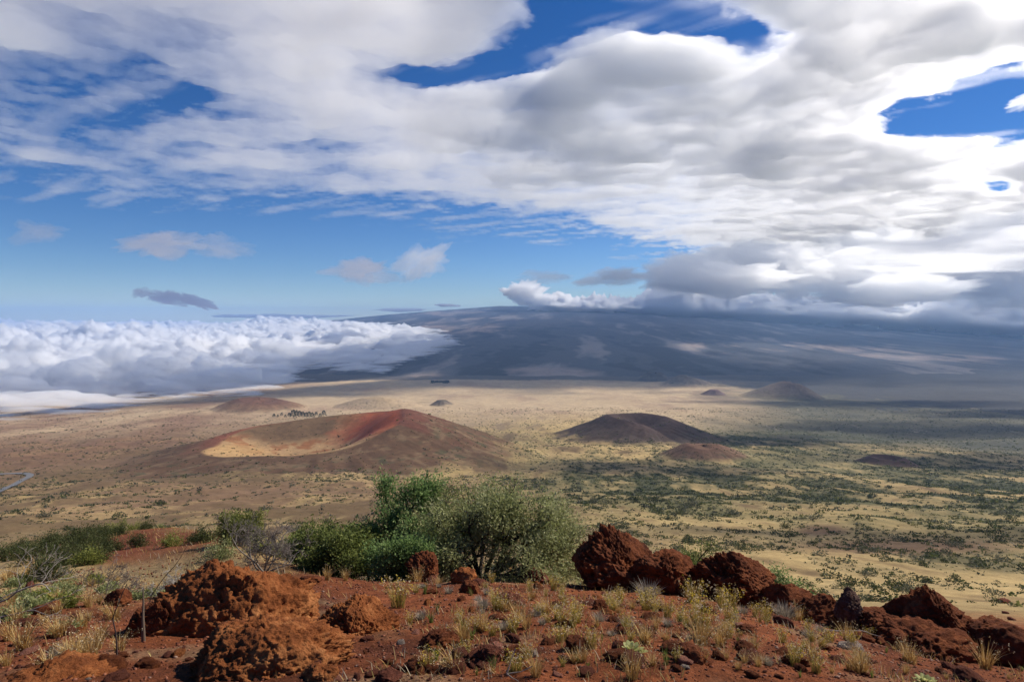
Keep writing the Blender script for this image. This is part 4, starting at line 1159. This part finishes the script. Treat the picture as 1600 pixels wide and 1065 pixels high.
for n, ms, px, py, s, lab, cat in single: put(n, ms[rnd.randrange(len(ms))], px, py, s, lab, cat, None, rnd)
def crest_y(px): return float(np.interp(px, COLS, CRY))
def spread_many(count, name, ms, cat, label, group, smin, smax, box, seed, dens=None):
    r = random.Random(seed); n = 0
    while n < count:
        px, py = r.uniform(box[0], box[1]), r.uniform(box[2], box[3])
        if py < crest_y(px) + 6 or (190 < px < 500 and py > 880) or (500 < px < 630 and py > 925): continue
        if dens and r.random() > dens(px, py): continue
        put(name, ms[r.randrange(len(ms))], px, py, r.uniform(smin, smax), label, cat, group, r); n += 1
mid = lambda px, py: math.exp(-((px - 1030) / 260) ** 2 - ((py - 935) / 45) ** 2) + .12
spread_many(85, "grass_tuft", TUFT, "grass tuft", "dry straw grass tuft scattered on the red cinder slope", "dry grass tufts on the cinder slope", .3, 1.25, (480, 1600, 880, 1060), 5)
spread_many(140, "flowering_herb", HERB, "flowering plant", "thin-stemmed herb with tiny yellow and cream heads on the slope", "flowering herbs on the cinder slope", .35, .95, (600, 1600, 880, 1050), 6, mid)
spread_many(34, "cushion_plant", CUSH, "cushion plant", "small grey cushion plant on the cinder slope", "small grey cushions on the slope", .45, .9, (640, 1300, 885, 1040), 7)
spread_many(60, "green_sprig", SPRG, "green plant", "small fresh green sprig in the red dirt", "green sprigs on the slope", .4, .9, (560, 1600, 890, 1060), 8)
spread_many(40, "grass_tuft", TUFT, "grass tuft", "pale dry tuft on the grassy left slope", "dry tufts on the left slope", .7, 1.5, (0, 330, 880, 1050), 9)

# fine dry stalks between the tufts, too many to count
nn_ = 24000
X, Y, Z = near_points(nn_, 3.0, 30, -60, 1660)
keep = (fbm(X / .9, Y / .9, 4, 901) + .25 * fbm(X / .2, Y / .2, 3, 911) + .25 * sstep(8, 16, Y) * (X < -3) - .1 * (X < -1.2) * (Y < 8) + .12 * np.exp(-((X / Y * FPX + CX - 1030) / 260) ** 2)) > .17
X, Y, Z = X[keep], Y[keep], Z[keep]; nn_ = len(X)
L = rnd_np.uniform(.04, .13, nn_) * (.5 + .07 * Y); a = rnd_np.uniform(0, 6.283, nn_); ln = rnd_np.uniform(.1, .9, nn_)
tipd = np.stack([np.cos(a) * ln * L, np.sin(a) * ln * L, L * (1 - .3 * ln)], 1); base = np.stack([X, Y, Z - .005], 1); mid_ = base + tipd * .55 + np.array([0, 0, 1]) * (L * .1)[:, None]
sd = np.stack([-np.sin(a), np.cos(a), 0 * a], 1) * (.0016 + .00022 * Y)[:, None]
co = np.stack([base - sd, base + sd, mid_ + sd * .8, mid_ - sd * .8, base + tipd], 1).reshape(-1, 3)
i5 = np.arange(nn_)[:, None] * 5
me = mesh_np("dry_grass", co, i5 + np.array([[0, 1, 2, 3]]), i5 + np.array([[3, 2, 4]]), False)
set_col(me, np.repeat(np.array(STRAWS + [(.30, .25, .08), (.55, .45, .30)])[rnd_np.integers(0, 6, nn_)] * rnd_np.uniform(.7, 1.2, (nn_, 1)), 5, 0))
tag(link("dry_grass", me, STRAW), "thin straw-coloured grass stalks over the cinder slope", kind="stuff")

# pale woolly rosettes
def rosette(label, px, py, size, seed):
    rng = np.random.default_rng(seed); g = Geo()
    for i in range(34):
        a = i * 2.4 + rng.normal(0, .1); f = (i / 34.0); L = size * (1 - .45 * f) * rng.uniform(.85, 1.1); el = .25 + 1.0 * f
        d = np.array([math.cos(a) * math.cos(el), math.sin(a) * math.cos(el), math.sin(el)]); s = np.array([-math.sin(a), math.cos(a), 0]); up = np.cross(d, s) * -1
        co = []
        for t, w in ((0, .25), (.3, .75), (.6, 1), (.85, .7), (1, .08)):
            p = d * L * t + np.array([0, 0, -.22 * L * t * t]); hw = s * w * L * .19
            co += [p - hw + up * abs(w) * L * .05, p, p + hw + up * abs(w) * L * .05]
        q = []
        for k in range(4): q += [(3 * k, 3 * k + 1, 3 * k + 4, 3 * k + 3), (3 * k + 1, 3 * k + 2, 3 * k + 5, 3 * k + 4)]
        c = np.array([.34, .35, .11]) * (1 - f) + np.array([.55, .54, .24]) * f
        g.add(co, q, None, c * rng.uniform(.85, 1.15))
    x, y, z = hits([(px, py)])[0]
    o = link("rosette_plant", g.mesh("rosette_plant", True), LEAF, None, (x, y, z + .01))
    return tag(o, label, "rosette plant")
rosette("pale green leafy rosette on bare dirt at the bottom centre-right", 985, 1020, .105, 1)
rosette("yellowish-green leafy rosette below the pointed crag", 1405, 1012, .095, 2)
rosette("pale green rosette cut by the bottom edge", 1446, 1068, .10, 3)

# ------------------------------------------------------------------ scrub on the plain
def scrub_mesh(seed, n, leaf, cols):
    rng = np.random.default_rng(seed); g = Geo()
    k = rng.integers(4, 8); cen = np.stack([rng.normal(0, .38, k), rng.normal(0, .38, k), rng.uniform(.2, .62, k)], 1)
    j = rng.integers(0, k, n); v = rng.normal(0, 1, (n, 3)); v /= np.linalg.norm(v, axis=1, keepdims=True)
    P = cen[j] + v * rng.uniform(.18, .42, (n, 1)) * np.array([1, 1, .75]); P[:, 2] = np.abs(P[:, 2])
    cc = np.array(cols)[rng.integers(0, len(cols), n)] * rng.uniform(.7, 1.3, (n, 1))
    leaves(g, P, v, leaf, leaf * .7, cc, rng, 0)
    return g.mesh("shrub")
SCR_C = [(.05, .068, .022), (.085, .10, .03), (.14, .14, .045), (.042, .05, .026)]
SCR_G = [(.11, .11, .065), (.15, .145, .09), (.09, .10, .05)]
SCRUBS = shared([scrub_mesh(400 + i, 240, .2, SCR_C if i < 5 else SCR_G) for i in range(7)], LEAF)

def shrub_density(px, py, D, n):
    right = sstep(560, 1000, px)
    d = .36 + .6 * right
    for cx, cy, rx, ry, w in ((1040, 765, 230, 34, 1.3), (1330, 775, 170, 28, 1.0), (1540, 750, 180, 40, 1.5), (1250, 700, 200, 16, 1.2), (1160, 690, 90, 16, 1.), (450, 740, 160, 22, .5),
                              (120, 760, 160, 20, .3), (300, 690, 250, 30, .35), (1500, 860, 160, 30, .8), (1000, 690, 160, 12, .9)):
        d = d + w * blob(px, py, cx, cy, rx, ry)
    d = d * np.clip(.42 + 2.3 * n, .03, 2.6)
    # bare flanks of the crater and the two near cones
    X = (px - CX) / FPX * D
    for cx, cyy, r in ((-628, 1900, 560), (567, 2700, 340), (687, 2180, 130)):
        rr = np.sqrt((X - cx) ** 2 + (D - cyy) ** 2)
        d = d * (.28 + .72 * sstep(r * .7, r * 1.1, rr))
    return d
def scrub_points(n, y0, y1, seed):
    rng = np.random.default_rng(seed)
    u = rng.random(n); p = .95                                  # more of them with distance, as on a real plain
    Y = (y0 ** p + u * (y1 ** p - y0 ** p)) ** (1 / p)
    px = rng.uniform(-120, 1720, n)
    X = (px - CX) / FPX * Y
    Z = ground_z(X, Y)
    py = HORIZON - FPX * (Z - CAM_Z) / Y
    nz = fbm(X / 110, Y / 290, 4, 311, gain=.6) * .7 + fbm(X / 28, Y / 70, 3, 321) * .7
    keep = rng.random(n) < shrub_density(px, py, Y, nz) / 1.6
    return X[keep], Y[keep], Z[keep], rng
X, Y, Z, rng = scrub_points(230000, 120, 4300, 77)
X2, Y2, Z2, _ = scrub_points(5200, 110, 520, 78)
X, Y, Z = np.concatenate([X, X2]), np.concatenate([Y, Y2]), np.concatenate([Z, Z2])
small_ = np.concatenate([np.ones(len(X) - len(X2)), np.full(len(X2), .6)])
H = np.clip(np.exp(rng.normal(-.35, .45, len(X))), .25, 2.2) * (1.5 + 2.3 * sstep(150, 1000, Y)) * small_
score = H / Y * ((X / Y * FPX + CX > 0) & (X / Y * FPX + CX < 1600))
Z = surface_z(X, Y, Z)
order = np.argsort(-score)
big = order[:280]
rest = order[280:]
dark_w = ["dark-green", "dark-green", "dark-green", "dark-green", "dark-green", "grey-green", "grey-green"]
for i in big:
    j = int(rng.integers(7))
    o = link("shrub", SCRUBS[j], None, None, (X[i], Y[i], Z[i] - .05))
    s = H[i] * 1.15; o.scale = (s * rng.uniform(.9, 1.3), s * rng.uniform(.9, 1.3), s * .9); o.rotation_euler = (0, 0, rng.uniform(0, 6.28))
    side = "on the tan slope right of the ridge" if X[i] / Y[i] > .1 else "on the brown flats below the crater"
    tag(o, "scattered %s shrub %s" % (dark_w[j], side), "shrub", "scattered %s shrubs %s" % (dark_w[j], side))
gs = Geo(); 
protos = []
for i in range(6):
    r2 = np.random.default_rng(440 + i); g = Geo(); n = 16
    v = r2.normal(0, 1, (n, 3)); v /= np.linalg.norm(v, axis=1, keepdims=True)
    P = v * r2.uniform(.2, .42, (n, 1)) * np.array([1, 1, .6]); P[:, 2] = np.abs(P[:, 2]) + .05
    P[:, 0] += r2.normal(0, .18, n)
    leaves(g, P, v, .40, .32, np.ones((n, 3)), r2, 0); protos.append(np.concatenate(g.co))
allco, allcol = [], []
for i in range(6):
    k = rest[i::6]
    b = protos[i]
    co, _ = scatter_mesh("s", b, np.zeros((1, 4), int), X[k], Y[k], Z[k] - .03, H[k] * 1.25)
    allco.append(co)
    pal = np.array(SCR_C + SCR_C + SCR_G)[rng.integers(0, 11, len(k))] * rng.uniform(.75, 1.25, (len(k), 1))
    allcol.append(np.repeat(pal, len(b), 0))
co = np.concatenate(allco)
me = mesh_np("distant_scrub", co, np.arange(len(co)).reshape(-1, 4), None, False); set_col(me, np.concatenate(allcol))
tag(link("distant_scrub", me, LEAF), "dark green scrub dotted thickly over the plain and slopes", kind="stuff")

# scrub on the cinder cones' feet is drawn from the same shapes
# row of tall trees behind the crater
def conifer(seed):
    r2 = np.random.default_rng(seed); n = 260; g = Geo()
    t = r2.random(n) ** .8; z = .12 + .88 * t
    rad = .36 * (1 - t) ** .6 * (.6 + .6 * r2.random(n)) + .02
    a = r2.uniform(0, 6.283, n)
    P = np.stack([np.cos(a) * rad, np.sin(a) * rad, z], 1); D = np.stack([np.cos(a), np.sin(a), .2 + 0 * a], 1)
    leaves(g, P, D, .16, .09, np.array([(.022, .032, .018), (.035, .048, .022)])[r2.integers(0, 2, n)], r2, .1)
    gt = Geo(); tube(gt, [(0, 0, -.03), (0, 0, .5), (.01, 0, .95)], [.022, .014, .004], (.05, .04, .03), 5)
    return g.mesh("crown"), gt.mesh("trunk")
CON = [conifer(500 + i) for i in range(4)]
for cr, tk in CON: cr.materials.append(LEAF); tk.materials.append(BARK)
trees = [(428, 22), (434, 18), (440, 20), (446, 17), (452, 26), (458, 44), (463, 40), (468, 33), (473, 35), (478, 31), (483, 34), (488, 30), (494, 26), (500, 24), (506, 34)]
for i, (px, h) in enumerate(trees):
    Yt = 3650 + 60 * ((i * 7) % 5 - 2)
    p = at(px, 650, Yt); p.z = max(gz(p.x, Yt), at(px, 652, Yt).z) - .5
    r = bpy.data.objects.new("tree", None); C.objects.link(r); r.location = p; r.scale = (h, h, h)
    lab = ("tallest dark tree in the row behind the crater" if h == 44 else "lone dark tree at the right end of the row behind the crater" if px == 506 else
           "short dark tree at the left end of the row behind the crater" if px < 450 else "dark tree in the dense middle of the row behind the crater")
    tag(r, lab, "tree", "row of dark trees behind the crater")
    link("crown", CON[i % 4][0], None, r); link("trunk", CON[i % 4][1], None, r)
rr = np.random.default_rng(9)
n = 46; px = rr.uniform(674, 700, n); Yc = rr.uniform(6750, 7000, n); Xc = (px - CX) / FPX * Yc
co, _ = scatter_mesh("c", protos[2], np.zeros((1, 4), int), Xc, Yc, ground_z(Xc, Yc), np.full(n, 34.0))
me = mesh_np("copse", co, np.arange(len(co)).reshape(-1, 4), None, False); set_col(me, np.tile([.035, .04, .028], (len(co), 1)))
tag(link("copse", me, LEAF), "small dark copse standing alone on the pale plain", kind="stuff")

# ------------------------------------------------------------------ road and a car on it
def ribbon(pts, width, lift):
    """a strip draped over the ground along photograph pixels"""
    P = hits(pts)
    t = np.linspace(0, len(P) - 1, 120); k = np.arange(len(P))
    xs, ys = np.interp(t, k, [p[0] for p in P]), np.interp(t, k, [p[1] for p in P])
    for _ in range(40): xs[1:-1] = .25 * xs[:-2] + .5 * xs[1:-1] + .25 * xs[2:]; ys[1:-1] = .25 * ys[:-2] + .5 * ys[1:-1] + .25 * ys[2:]
    dx, dy = np.gradient(xs), np.gradient(ys); L = np.hypot(dx, dy); nx, ny = -dy / L, dx / L
    zs = ground_z(xs, ys); zs = np.convolve(np.pad(zs, 6, mode='edge'), np.ones(13) / 13, mode='valid') + lift
    return np.stack([np.stack([xs + nx * w, ys + ny * w, zs], 1) for w in np.linspace(-width / 2, width / 2, 3)], 1), (xs, ys, zs, dx / L, dy / L)
m_road, n_, l_, out_ = new_mat("asphalt")
b_ = n_.new("ShaderNodeBsdfPrincipled"); t_ = n_.new("ShaderNodeTexNoise"); t_.inputs["Scale"].default_value = .8
r_ = n_.new("ShaderNodeValToRGB"); r_.color_ramp.elements[0].color = (.10, .10, .10, 1); r_.color_ramp.elements[1].color = (.19, .185, .175, 1)
l_.new(t_.outputs[0], r_.inputs[0]); l_.new(r_.outputs[0], b_.inputs["Base Color"]); b_.inputs["Roughness"].default_value = .8; l_.new(b_.outputs[0], out_.inputs[0])
RP = [(-60, 790), (-30, 778), (0, 769), (14, 761), (28, 754), (40, 749), (47, 745.5), (48, 742.5), (42, 740.5), (28, 740), (10, 741), (-20, 742), (-60, 743)]
strip, (rx, ry, rz, tx, ty) = ribbon(RP, 15.0, 2.2)
co = strip.reshape(-1, 3)
tag(link("road", mesh_np("road", co, grid_quads(120, 3)), m_road), "pale grey asphalt road bending in a hairpin at the left edge", kind="structure")
def simple(name, rgb, rough=.4):
    m, n, l, out = new_mat(name); b = n.new("ShaderNodeBsdfPrincipled")
    t = n.new("ShaderNodeTexNoise"); t.inputs["Scale"].default_value = 3; mr = n.new("ShaderNodeMapRange"); mr.inputs[3].default_value = .9; mr.inputs[4].default_value = 1.05
    v = n.new("ShaderNodeVectorMath"); v.operation = 'SCALE'; v.inputs[0].default_value = rgb
    l.new(t.outputs[0], mr.inputs[0]); l.new(mr.outputs[0], v.inputs["Scale"]); l.new(v.outputs[0], b.inputs["Base Color"])
    b.inputs["Roughness"].default_value = rough; l.new(b.outputs[0], out.inputs[0]); return m
WHITE, GLASS, RUBBER = simple("white paint", (.8, .8, .8)), simple("dark glass", (.03, .035, .04), .1), simple("tyre rubber", (.03, .03, .03), .9)
i = int(np.argmin(np.abs(rx / ry * FPX + CX - 13)))
car = bpy.data.objects.new("car", None); C.objects.link(car); car.location = (rx[i], ry[i], rz[i] + .05); car.rotation_euler = (0, 0, math.atan2(ty[i], tx[i]))
tag(car, "white car driving on the road at the left edge", "car")
def section(name, prof, half, mat, parent):
    n = len(prof)
    co = [(x, -half, z) for x, z in prof] + [(x, half, z) for x, z in prof]
    bm = bmesh.new(); vs = [bm.verts.new(c) for c in co]
    bm.faces.new(vs[:n]); bm.faces.new(vs[n:][::-1])
    for k in range(n): bm.faces.new((vs[k], vs[n + k], vs[n + (k + 1) % n], vs[(k + 1) % n]))
    bmesh.ops.recalc_face_normals(bm, faces=bm.faces); bmesh.ops.bevel(bm, geom=bm.edges[:], offset=.06, segments=2, affect='EDGES')
    me = bpy.data.meshes.new(name); bm.to_mesh(me); bm.free(); return link(name, me, mat, parent)
section("body", [(-2.2, .35), (2.2, .35), (2.25, .75), (1.1, .95), (-2.2, 1.0)], .9, WHITE, car)
section("cabin", [(-1.9, .98), (.95, .98), (.35, 1.5), (-1.5, 1.52)], .8, GLASS, car)
for sx in (-1.35, 1.35):
    for sy in (-.85, .85):
        bm = bmesh.new(); bmesh.ops.create_cone(bm, cap_ends=True, segments=16, radius1=.34, radius2=.34, depth=.22, matrix=Matrix.Translation((sx, sy, .34)) @ Matrix.Rotation(R(90), 4, 'X'))
        me = bpy.data.meshes.new("wheel"); bm.to_mesh(me); bm.free(); link("wheel", me, RUBBER, car)
# ------------------------------------------------------------------ the sea of cloud lying on the left plain
SEA_N = [(-400, 672), (0, 662), (60, 655), (120, 650), (190, 640), (260, 632), (330, 622), (400, 616), (440, 606), (455, 596), (475, 584), (520, 583), (600, 580), (640, 566), (680, 553), (730, 538), (760, 520), (780, 500)]
def all_z(X, Y):
    g = ground_z(X.ravel(), Y.ravel()).reshape(X.shape)
    return np.maximum(g, mountain_z(X, Y))
def build_sea():
    px = np.arange(-420, 800, 1.8)
    Y1 = np.geomspace(2600, 43500, 760)
    P, Y = np.meshgrid(px, Y1)
    X = (P - CX) / FPX * Y
    Z = all_z(X, Y)
    wob = fbm(X / 1300, Y / 1300, 6, 701)
    wob2 = fbm(X / 420, Y / 420, 5, 711)
    py = HORIZON - FPX * (Z - CAM_Z) / Y
    edge = np.interp(P + 18 * wob, [a for a, b in SEA_N], [b for a, b in SEA_N])
    d = edge - py + (22 * wob + 12 * wob2) * np.where(P > 430, 1.0, .7)
    roll = fbm(X / 3000, Y / 1300, 6, 721, billow=True)
    roll2 = fbm(X / 760, Y / 430, 6, 731, billow=True)
    roll3 = fbm(X / 230, Y / 200, 4, 741, billow=True) * (1 - sstep(12000, 30000, Y))
    thick = sstep(6, 62, d)
    top = np.maximum(-565 + 0 * X, Z + 90)
    top = np.where(Y > 30000, -575, top)
    body = (top - Z)
    t = np.where(d > 0, (d * .9 * np.clip(1 + 2.2 * roll2 + 1.2 * roll, .1, 4) + (body + 250 * roll + 170 * roll2 + 80 * roll3) * thick), -1)
    d2 = py - np.interp(P, [-400, 430, 520, 600, 660, 700, 730], [300, 494, 501, 505, 511, 517, 536]) + 9 * wob2 + 6 * wob
    t = np.where(t > 0, t * sstep(0, 16, d2) - .5, t)
    t = np.where(P > 770, -1, t)
    zt = Z + np.maximum(t, 0)
    return lens("cloud_sea", X, Y, t, Z - .5, zt, volume_mat("stratus vapour", 0.022, g=0.4))
sea = build_sea()
tag(sea, "white rolling sea of low cloud lying over the plain on the left", "cloud")

# ------------------------------------------------------------------ air
def build_haze():
    X0, X1, Y0, Y1, Z0, Z1 = -46000, 46000, -46000, 46000, -790, 760
    co = [(x, y, z) for z in (Z0, Z1) for y in (Y0, Y1) for x in (X0, X1)]
    f = [(0, 2, 3, 1), (4, 5, 7, 6), (0, 1, 5, 4), (2, 6, 7, 3), (0, 4, 6, 2), (1, 3, 7, 5)]
    me = mesh_np("haze", co, f, smooth=False)
    return link("haze", me, volume_mat("blue distance air", 2.4e-5, (.36, .60, 1.0), g=0.2))
tag(build_haze(), "thin blue air over the plain that fades the far mountain", kind="stuff")
